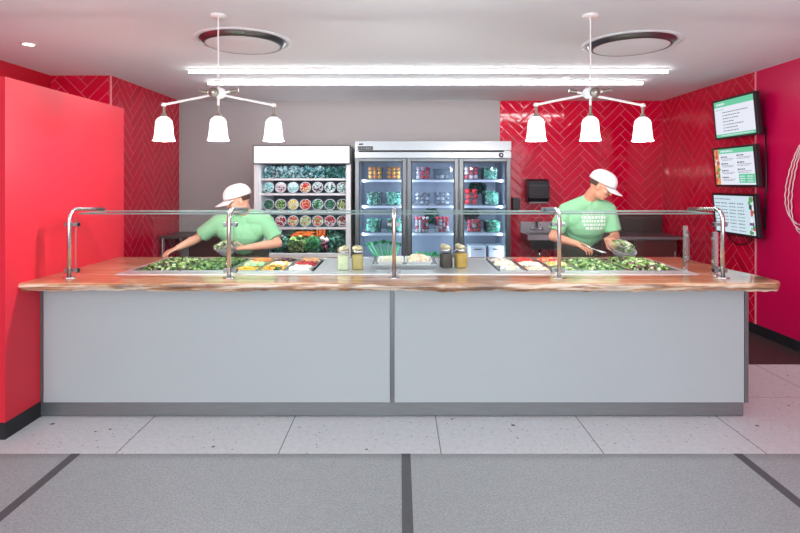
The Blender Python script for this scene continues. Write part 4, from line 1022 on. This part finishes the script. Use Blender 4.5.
# ------------------------------------------------------------------ menu screens
TL = math.radians(5.2)
U = Vector((0, -1, 0)); V = Vector((-math.sin(TL), 0, math.cos(TL))); NN = Vector((-math.cos(TL), 0, -math.sin(TL)))
def screen(zb_, zt_, kind, label):
    H = (zt_-zb_)/math.cos(TL); Wd = .725
    O = Vector((3.622, 6.11, zb_))
    def P(u, v, n): return O + U*u + V*v + NN*n
    def pbox(m, u0, u1, v0, v1, n0, n1, mi=0):
        vs = [P(u, v, n) for n in (n0, n1) for v in (v0, v1) for u in (u0, u1)]
        m.add(vs, [(0, 1, 3, 2), (4, 6, 7, 5), (0, 4, 5, 1), (2, 3, 7, 6), (0, 2, 6, 4), (1, 5, 7, 3)], False, mi)
    t = thing('menu_screen', (3.70, 5.75, zb_), label, 'menu screen', 'menu screens on the right wall')
    m = MB(); pbox(m, 0, Wd, 0, H, -.05, -.001); m.build('housing', M['dark'], t, bevel=.006)
    m = MB(); b = .022
    pbox(m, 0, Wd, 0, b, -.0005, .006); pbox(m, 0, Wd, H-b, H, -.0005, .006); pbox(m, 0, b, b, H-b, -.0005, .006); pbox(m, Wd-b, Wd, b, H-b, -.0005, .006); m.build('bezel', M['dark'], t)
    m = MB()
    def q(u0, u1, v0, v1, mi, lv=1):
        n = .0005+.0004*lv; m.add([P(u0, v0, n), P(u1, v0, n), P(u1, v1, n), P(u0, v1, n)], [(0, 1, 2, 3)], False, mi)
    u0, u1, v0, v1 = b, Wd-b, b, H-b; mats = ['scr_w', 'scr_g', 'scr_t', 'scr_d', 'scr_b', 'scr_r', 'scr_o', 'scr_l', 'scr_p']
    r = random.Random(int(zb_*100))
    def text(ua, ub, v, h, mi, lv=2):
        x = ua
        while x < ub:
            w = r.uniform(.012, .045); q(x, min(x+w, ub), v, v+h, mi, lv); x += w+.008
    def blob(u, v, ru, rv, mi, lv=2):
        n = .0005+.0004*lv; K_ = 12
        pts = [(min(max(u+ru*math.cos(2*PI*i/K_), u0), u1), min(max(v+rv*math.sin(2*PI*i/K_), v0), v1)) for i in range(K_)]
        m.add([P(a_, b_, n) for a_, b_ in pts], [tuple(range(K_))], False, mi)
    if kind == 0:
        q(u0, u1, v0, v1, 0, 0); q(u0, u1, v1-.065, v1, 1); q(u0, u1, v0, v0+.035, 1)
        text(u0+.04, u0+.19, v1-.045, .022, 0); text(u0+.02, u0+.17, v1-.098, .008, 1)
        for k, L_ in enumerate((.44, .30, .27, .19, .35, .25, .26)): text(u0+.14, u0+.14+L_, v1-.135-.034*k, .010, 2)
        text(u0+.1, u1-.05, v0+.013, .009, 0)
    elif kind == 1:
        q(u0, u1, v0, v1, 0, 0); q(u0+.085, u1, v1-.052, v1, 1); text(u0+.12, u0+.34, v1-.036, .018, 0)
        for k in range(4):
            text(u0+.12, u0+.24, v1-.095-.075*k, .012, 3)
            text(u0+.12, u0+.35, v1-.112-.075*k, .006, 2); text(u0+.14, u0+.33, v1-.127-.075*k, .006, 2)
            if k < 3: text(u0+.40, u0+.52, v1-.085-.075*k, .012, 3); text(u0+.40, u0+.63, v1-.102-.075*k, .006, 2); text(u0+.40, u0+.60, v1-.117-.075*k, .006, 2)
        q(u0+.41, u1-.012, v0+.02, v0+.115, 1)
        for a_ in (.43, .55):
            for b_ in (.035, .06, .085): text(u0+a_, u0+a_+.08, v0+b_, .010, 0)
        q(u0, u0+.085, v0, v1, 6, 1)
        for k in range(22): blob(u0+r.uniform(.01, .075), r.uniform(v0+.02, v1-.02), r.uniform(.012, .028), r.uniform(.012, .03), r.choice([5, 7, 0, 6, 5, 7]), 2+k*.05)
    else:
        q(u0, u1, v0, v1, 4, 0)
        text(u0+.02, u0+.30, v1-.045, .010, 2)
        for c_, (ua, wd_) in enumerate(((.02, .10), (.13, .11), (.27, .11), (.41, .11))):
            for k in range(9 if c_ > 1 else 7):
                text(u0+ua, u0+ua+wd_, v1-.09-.036*k, .009 if k % 3 else .012, 2)
        for k in range(34):
            v_ = r.uniform(v0+.02, v1-.02); blob(u1-r.uniform(.01, .09)*(.5+abs(v_-(v0+v1)/2)*3), v_, r.uniform(.012, .03), r.uniform(.012, .03), r.choice([7, 7, 0, 8, 5, 1, 3]), 2+k*.03)
    m.build('screen', [M[k] for k in mats], t)
    zc_ = (zb_+zt_)/2
    m = MB(); m.box(3.682, 3.735, 5.60, 5.90, zc_-.12, zc_+.12); m.build('wall_bracket', M['darkgrey'], t)
screen(2.07, 2.512, 0, 'topmost wall screen with green header and bulleted lines')
screen(1.54, 1.977, 1, 'middle wall screen with menu columns and a green box')
screen(1.02, 1.465, 2, 'lowest wall screen with pale blue menu and green leaves at right')
m = MB()
m.tube([(3.70, 6.02, 1.02), (3.70, 5.98, .95), (3.70, 5.85, .90), (3.70, 5.70, .93), (3.70, 5.60, 1.0), (3.70, 5.58, 1.06)], .006, 8)
m.tube([(3.71, 5.42, 1.1), (3.71, 5.40, 1.6), (3.71, 5.41, 2.15)], .008, 8)
tag(m.build('screen_cable', M['dark']), 'dark cable looping beneath and beside the wall screens', 'cable')
# hanging white cord on the right wall
t = thing('looped_cord', (3.70, 4.86, 1.0), 'white braided cord hanging in loops on the red wall at the right edge', 'cord')
for k in range(3):
    pts = []
    for i in range(90):
        a = 2*PI*i/90; w_ = .17+.02*k; hh = .44-.03*k
        y = 4.86+.012*k + w_*math.cos(a)*(1-.45*math.sin(a)); z = 1.53+.02*k+hh*math.sin(a)
        pts.append((3.705+.003*math.sin(i*2.1)-.006*k, y+.003*math.sin(i*1.7), z))
    MB().tube(pts, .0052, 6, closed=True).build('loop', M['cordm'], t)
MB().cyl((3.739, 4.88, 1.97), (3.67, 4.88, 1.98), .01, .008, 10).build('hook', M['steel_h'], t)

# ------------------------------------------------------------------ people
def organic(name, m, material, parent, voxel=.008, smooth=4, mats=None):
    tmp = m.build(name+'_tmp', material, parent)
    rm = tmp.modifiers.new('r', 'REMESH'); rm.mode = 'VOXEL'; rm.voxel_size = voxel; rm.use_smooth_shade = True
    sm = tmp.modifiers.new('s', 'SMOOTH'); sm.factor = .5; sm.iterations = smooth
    dg = bpy.context.evaluated_depsgraph_get(); dg.update()
    me = bpy.data.meshes.new_from_object(tmp.evaluated_get(dg)); me.name = name
    me.materials.clear(); me.materials.append(material)
    for p in me.polygons: p.use_smooth = True; p.material_index = 0
    ob = bpy.data.objects.new(name, me); C.objects.link(ob); ob.parent = parent; ORG[ob] = ORG[parent]
    bpy.data.objects.remove(tmp, do_unlink=True)
    return ob
def V3(*a): return Vector(a)
def hand(m, wr, d, nrm, side, curl=.6):
    """wrist, finger direction, palm normal (towards the palm), side=+1/-1 for the thumb"""
    d = Vector(d).normalized(); nrm = Vector(nrm); w = d.cross(nrm).normalized()*side; nn = w.cross(d).normalized()
    if nn.dot(nrm) < 0: nn = -nn
    wr = Vector(wr)
    lens = (.070, .078, .073, .058)
    for k in range(4):
        off = (1.5-k)*.0215
        k0 = wr + w*off*.7 + d*.02; k1 = wr + w*off + d*(.088-.004*abs(k-1))
        m.cap(wr+w*off*.4, k1, .015, .0125)
        dd = (d + w*off*1.6).normalized(); L = lens[k]; p = k1
        for j, (fr, ang) in enumerate(((.45, curl*.6), (.32, curl*1.3), (.23, curl*1.8))):
            v = (dd*math.cos(ang)+nn*math.sin(ang)).normalized(); q = p+v*L*fr; m.cap(p, q, .0095-.0012*j, .0088-.0012*j, 10); p = q
    tb = wr + w*.022 + d*.022; v1 = (w*.75+d*.65+nn*.35).normalized(); q = tb+v1*.042; m.cap(wr+d*.01, tb, .016, .015); m.cap(tb, q, .0135, .011)
    v2 = (w*.3+d*.85+nn*.45).normalized(); m.cap(q, q+v2*.034, .0105, .0085)
def person(loc, S, label):
    t = thing('person', loc, label, 'person')
    hc, f, u = S['head'], S['f'].normalized(), S['u']; u = (u-f*u.dot(f)).normalized(); r = f.cross(u).normalized()
    sk = S['skin']
    body = MB()
    body.ell(hc+u*.02, (f*.098, r*.078, u*.105)); body.ell(hc+f*.03-u*.045, (f*.065, r*.060, u*.072)); body.ell(hc+f*.058-u*.092, (f*.028, r*.030, u*.024))
    body.cap(hc+f*.088+u*.012, hc+f*.112-u*.028, .009, .014); body.ell(hc+f*.083-u*.064, (f*.018, r*.028, u*.014))
    for s in (-1, 1):
        body.ell(hc+r*s*.079-f*.005-u*.008, (f*.018, r*.009, u*.032)); body.ell(hc+f*.062+r*s*.04-u*.025, (f*.03, r*.026, u*.026)); body.ell(hc+f*.082+r*s*.033+u*.034, (f*.012, r*.024, u*.008))
    nb, ch, wa, pe = S['neck'], S['chest'], S['waist'], S['pelvis']
    body.cap(hc-u*.05-f*.02, nb, .056, .062)
    body.ell(ch, S['chax']); body.cap(ch, wa, .12, .115); body.ell(pe, (.165, .115, .12)); body.cap(wa, pe, .115, .12)
    for (sh, el, wr, hd, hn, sd, cu) in S['arms']:
        body.cap(nb+(sh-nb)*.3, sh, .062, .062); body.cap(sh, el, .056, .042); mid = el.lerp(wr, .3); body.cap(el, mid, .041, .043); body.cap(mid, wr, .043, .027)
        hand(body, wr, hd, hn, sd, cu)
    for s in (-1, 1):
        hip = pe+V3(s*.095, 0, -.06); kn = V3(hip.x+s*.01, pe.y-.01, .50); an = V3(kn.x, pe.y+.03, .10)
        body.cap(hip, kn, .085, .058); body.cap(kn, kn.lerp(an, .35), .056, .057); body.cap(kn.lerp(an, .35), an, .057, .038); body.cap(an, an+V3(0, -.12, -.055), .035, .03)
    organic('body', body, sk, t, .0055, 3)
    # shirt
    m = MB(); ca, cb, cc = [Vector(q) for q in S['chax']]
    m.ell(ch, (ca*1.12, cb*1.16, cc*1.06)); m.ell(ch.lerp(wa, .55), (ca*1.02, cb*1.12, cc*.95)); m.ell(wa+V3(0, 0, .02), (.165, .145, .12)); m.cap(ch, wa, .145, .15)
    m.cap(nb-V3(0, -.015, .03), ch, .088, .13)
    for (sh, el, wr, hd, hn, sd, cu) in S['arms']:
        m.cap(nb+(sh-nb)*.3-V3(0, 0, .02), sh, .084, .080)
        e = sh.lerp(el, .78); dd = (e-sh).normalized(); m.cyl(sh, e, .078, .074, 16); m.cap(sh.lerp(ch, .0), ch+(sh-ch)*.6-V3(0, 0, .03), .074, .11)
    so = organic('t_shirt', m, M['shirt'], t, .008, 6)
    # trousers, apron, shoes
    m = MB(); m.ell(pe, (.185, .135, .13))
    for s in (-1, 1):
        hip = pe+V3(s*.095, 0, -.06); kn = V3(hip.x+s*.01, pe.y-.01, .50); an = V3(kn.x, pe.y+.03, .08)
        m.cap(hip, kn, .102, .076); m.cyl(kn, an, .076, .066, 16)
    organic('trousers', m, M['trousers'], t, .01, 4)
    m = MB(); K_ = 14; vs = []
    for j in range(9):
        z = pe.z+.09-.62*j/8
        for i in range(K_+1):
            a = PI*1.05*(i/K_)+PI*.975; rr = .19+.012*j/8; vs.append((pe.x+rr*1.05*math.cos(a), pe.y+.0+(.155+.02*j/8)*math.sin(a)+.004*math.sin(i*1.7+j*.3), z))
    fs = [(j*(K_+1)+i, j*(K_+1)+i+1, (j+1)*(K_+1)+i+1, (j+1)*(K_+1)+i) for j in range(8) for i in range(K_)]
    m.add(vs, fs, True); ao = m.build('apron', M['apron'], t); md = ao.modifiers.new('th', 'SOLIDIFY'); md.thickness = .004; md.offset = 1
    for s in (-1, 1):
        x = pe.x+s*.105; y = pe.y+.03
        m = MB(); m.ell((x, y-.02, .055), (.048, .075, .052)); m.ell((x, y-.12, .04), (.045, .085, .035)); m.box(x-.042, x+.042, y-.19, y+.05, .004, .03)
        so_ = organic('shoe', m, M['black'], t, .007, 4)
    # hair
    m = MB(); m.ell(hc+u*.015-f*.018, (f*.093, r*.084, u*.098)); ho = organic('hair', m, M['hair'], t, .008, 2) if False else None
    m = MB()
    for i in range(13):
        a = PI*(.60+.80*i/12)+0
        d_ = f*math.cos(a)+r*math.sin(a); top = hc+d_*.083+u*.02; top = hc+f*(.096*math.cos(a))+r*(.078*math.sin(a))+u*.025
        m.ell(top-u*.012, (f*.013, r*.013, u*.030), 8, 6)
    organic('hair', m, M['hair'], t, .006, 3)
    # face details
    for s in (-1, 1):
        m = MB(); m.ell(hc+f*.086+r*s*.033+u*.016, (f*.007, r*.013, u*.006), 10, 6); m.build('eye', M['white'], t)
        m = MB(); m.ell(hc+f*.0915+r*s*.033+u*.016, (f*.003, r*.005, u*.005), 8, 6); m.build('iris', M['hair'], t)
        m = MB(); m.ell(hc+f*.094+r*s*.034+u*.036, (f*.004, r*.018, u*.004), 8, 6); m.build('eyebrow', M['hair'], t)
    m = MB(); m.ell(hc+f*.100-u*.063, (f*.004, r*.022, u*.006), 10, 6); m.build('mouth', M['lips'], t)
    # cap
    m = MB(); K_, J_ = 28, 8; c0 = hc+u*.045; fa, ra, ua = .128, .106, .104; vs = []
    for sh_ in (0, .004):
        for j in range(J_+1):
            ph_ = PI/2*j/J_
            for i in range(K_):
                a = 2*PI*i/K_; q = (math.cos(ph_)**.8 if j < J_ else 0)
                vs.append(c0+f*((fa-sh_)*q*math.cos(a))+r*((ra-sh_)*q*math.sin(a))+u*((ua-sh_)*math.sin(ph_)-(.012 if j == 0 else 0)))
    n1 = (J_+1)*K_
    fs = [(j*K_+i, j*K_+(i+1) % K_, (j+1)*K_+(i+1) % K_, (j+1)*K_+i) for j in range(J_) for i in range(K_)]
    fs += [tuple(n1+q for q in reversed(ff)) for ff in fs]+[(i, n1+i, n1+(i+1) % K_, (i+1) % K_) for i in range(K_)]
    m.add(vs, fs, True); co = m.build('cap', M['capm'], t)
    m = MB(); vs = []; K2, J2 = 16, 5
    for lay in (0, 1):
        for j in range(J2+1):
            for i in range(K2+1):
                a = (-.36+.72*i/K2)*PI; ex = j/J2*S.get('brim', .085)*math.cos(a*.8)
                drop = .016+ex*.28+.02*(math.sin(a)**2)*(.4+j/J2*.6)
                vs.append(c0+f*((fa-.004)*math.cos(a)+ex)+r*((ra-.004)*math.sin(a)*(1+.05*j/J2))-u*(drop+.004*lay))
    n2 = (J2+1)*(K2+1)
    fs = [(j*(K2+1)+i, (j+1)*(K2+1)+i, (j+1)*(K2+1)+i+1, j*(K2+1)+i+1) for j in range(J2) for i in range(K2)]
    fs += [tuple(n2+q for q in reversed(ff)) for ff in fs]
    fs += [(J2*(K2+1)+i, n2+J2*(K2+1)+i, n2+J2*(K2+1)+i+1, J2*(K2+1)+i+1) for i in range(K2)]
    m.add(vs, fs, True); m.build('brim', M['capm'], co)
    m = MB(); m.ell(c0+u*.098, (f*.008, r*.008, u*.004), 10, 6); m.build('top_button', M['capm'], co)
    return t
d5 = 5.0
LP = person((-1.5, 5.2, 0), dict(head=V3(-1.47, 4.86, 1.425), f=V3(-.86, -.38, -.28), u=V3(-.18, -.1, 1), skin=M['skin'], brim=.09,
    neck=V3(-1.45, 4.98, 1.30), chest=V3(-1.50, 5.03, 1.13), chax=((.195, 0, 0), (0, .115, -.02), (0, .03, .16)), waist=V3(-1.49, 5.13, 1.02), pelvis=V3(-1.48, 5.2, .90),
    arms=[(V3(-1.70, 4.98, 1.205), V3(-1.90, 4.99, 1.06), V3(-1.985, 4.76, 1.0), V3(-.55, -.6, -.25), V3(-.1, -.2, -1), -1, .55),
          (V3(-1.275, 5.03, 1.215), V3(-1.14, 4.98, 1.015), V3(-1.39, 4.82, .995), V3(-.9, -.25, -.02), V3(.0, -.2, 1), 1, .45)]),
    'person in white cap and green t-shirt at the left, leaning over with arms spread')
RP = person((1.76, 5.2, 0), dict(head=V3(1.83, 4.86, 1.555), f=V3(.70, -.40, -.42), u=V3(.30, -.2, 1), skin=M['skin2'], brim=.085,
    neck=V3(1.765, 4.99, 1.425), chest=V3(1.765, 5.05, 1.235), chax=((.195, 0, 0), (0, .115, -.02), (0, .03, .18)), waist=V3(1.76, 5.15, 1.07), pelvis=V3(1.76, 5.2, .93),
    arms=[(V3(1.565, 5.02, 1.315), V3(1.435, 5.0, 1.075), V3(1.60, 4.78, 1.03), V3(.55, -.7, -.28), V3(.3, .1, -1), 1, .75),
          (V3(1.955, 5.02, 1.325), V3(2.01, 4.98, 1.07), V3(1.865, 4.80, 1.065), V3(-.05, -.75, -.35), V3(.8, -.1, -.3), 1, .8)]),
    'person in white cap and printed green t-shirt at the right, bending over the greens')
# shirt print: pale block of worn lettering on the chest, following the front of the shirt
def print_on(ob_parent, cx, z0, rows_, material, yfront):
    m = MB(); r = random.Random(5)
    for j, (a, b) in enumerate(rows_):
        x = a
        while x < b:
            w_ = r.uniform(.012, .03); h_ = .022
            vs = []
            for (xx, zz) in ((x, z0-j*.034), (x+w_, z0-j*.034), (x+w_, z0-j*.034+h_), (x, z0-j*.034+h_)):
                vs.append((cx+xx, yfront(cx+xx, zz), zz))
            m.add([Vector(v) for v in vs], [(0, 1, 2, 3)]); x += w_+.008
    return m
def surf_y(ob, org):
    dg = bpy.context.evaluated_depsgraph_get(); dg.update()
    def fy(x, z):
        ok, loc, nrm, idx = ob.ray_cast(Vector((x, 3.0, z))-org, Vector((0, 1, 0)))
        return (loc+org).y-.003 if ok else 4.9
    return fy
shirt = [o for o in C.objects if o.name.startswith('t_shirt') and o.parent == RP][0]
fy = surf_y(shirt, ORG[RP])
mm = print_on(shirt, 1.765, 1.285, [(-.075, .12), (-.085, .13), (-.08, .13), (-.07, .12), (-.05, .11)], M['ink'], fy)
mm.build('chest_print', M['ink'], shirt)

# things in hands
def held_bowl(c, up, r_, label, seed):
    c = Vector(c); u = Vector(up).normalized(); a = u.orthogonal().normalized(); b = u.cross(a)
    t = thing('salad_container', c-u*.05, label, 'salad container')
    MB().lathe([(r_*.55, -.055), (r_*.85, -.02), (r_, .01), (r_*1.06, .012), (r_*1.06, .015), (r_*.97, .014), (r_*.82, -.016), (r_*.52, -.051)], c, 28, ax=(a, b, u), cap0=True, cap1=True).build('container_body', M['clearbowl'], t)
    m = MB(); r = random.Random(seed)
    for _ in range(90):
        q = r.uniform(0, 6.28); s_ = r_*.78*math.sqrt(r.random()); p = c+a*s_*math.cos(q)+b*s_*math.sin(q)+u*(.004+.03*(1-s_/r_))
        m.leaf(p, a*math.cos(q*3)+b*math.sin(q*3)+u*.4, u, .045, .032, r.randrange(4))
    m.build('salad', [M['lettuce_p'], M['lettuce'], M['egg'], M['spinach_l']], t)
held_bowl((1.955, 4.70, 1.0), (.22, -.45, 1), .12, 'clear container of pale green salad held in the right worker hand', 1)
held_bowl((-1.545, 4.74, 1.005), (-.1, -.3, 1), .10, 'clear container of salad held in the left worker hand', 2)
t = thing('serving_tongs', (1.70, 4.6, .96), 'thin steel tongs held by the right worker reaching into the greens', 'tongs')
for s in (-1, 1):
    MB().tube([(1.60, 4.70, 1.04), (1.655+s*.006, 4.62, 1.015), (1.73+s*.012, 4.50, .99)], [.006, .005, .004], 8).build('tong_arm', M['steel_h'], t)

# ------------------------------------------------------------------ light, world, camera
w = bpy.data.worlds.new('world'); bpy.context.scene.world = w; w.use_nodes = True
bg = w.node_tree.nodes['Background']; bg.inputs[0].default_value = (.84, .94, 1, 1); bg.inputs[1].default_value = 3.1
cam = bpy.data.cameras.new('camera'); co = bpy.data.objects.new('camera', cam); C.objects.link(co)
cam.sensor_width = 36; cam.lens = 36*F/800; cam.shift_y = -(266.5-183)/800
co.location = (0, 0, EYE); co.rotation_euler = (PI/2, 0, 0); cam.clip_start = .05
sc = bpy.context.scene; sc.camera = co
sc.view_settings.view_transform = 'Standard'; sc.view_settings.look = 'None'; sc.view_settings.gamma = 1; sc.view_settings.use_curve_mapping = False
sc.view_settings.exposure = 0.1
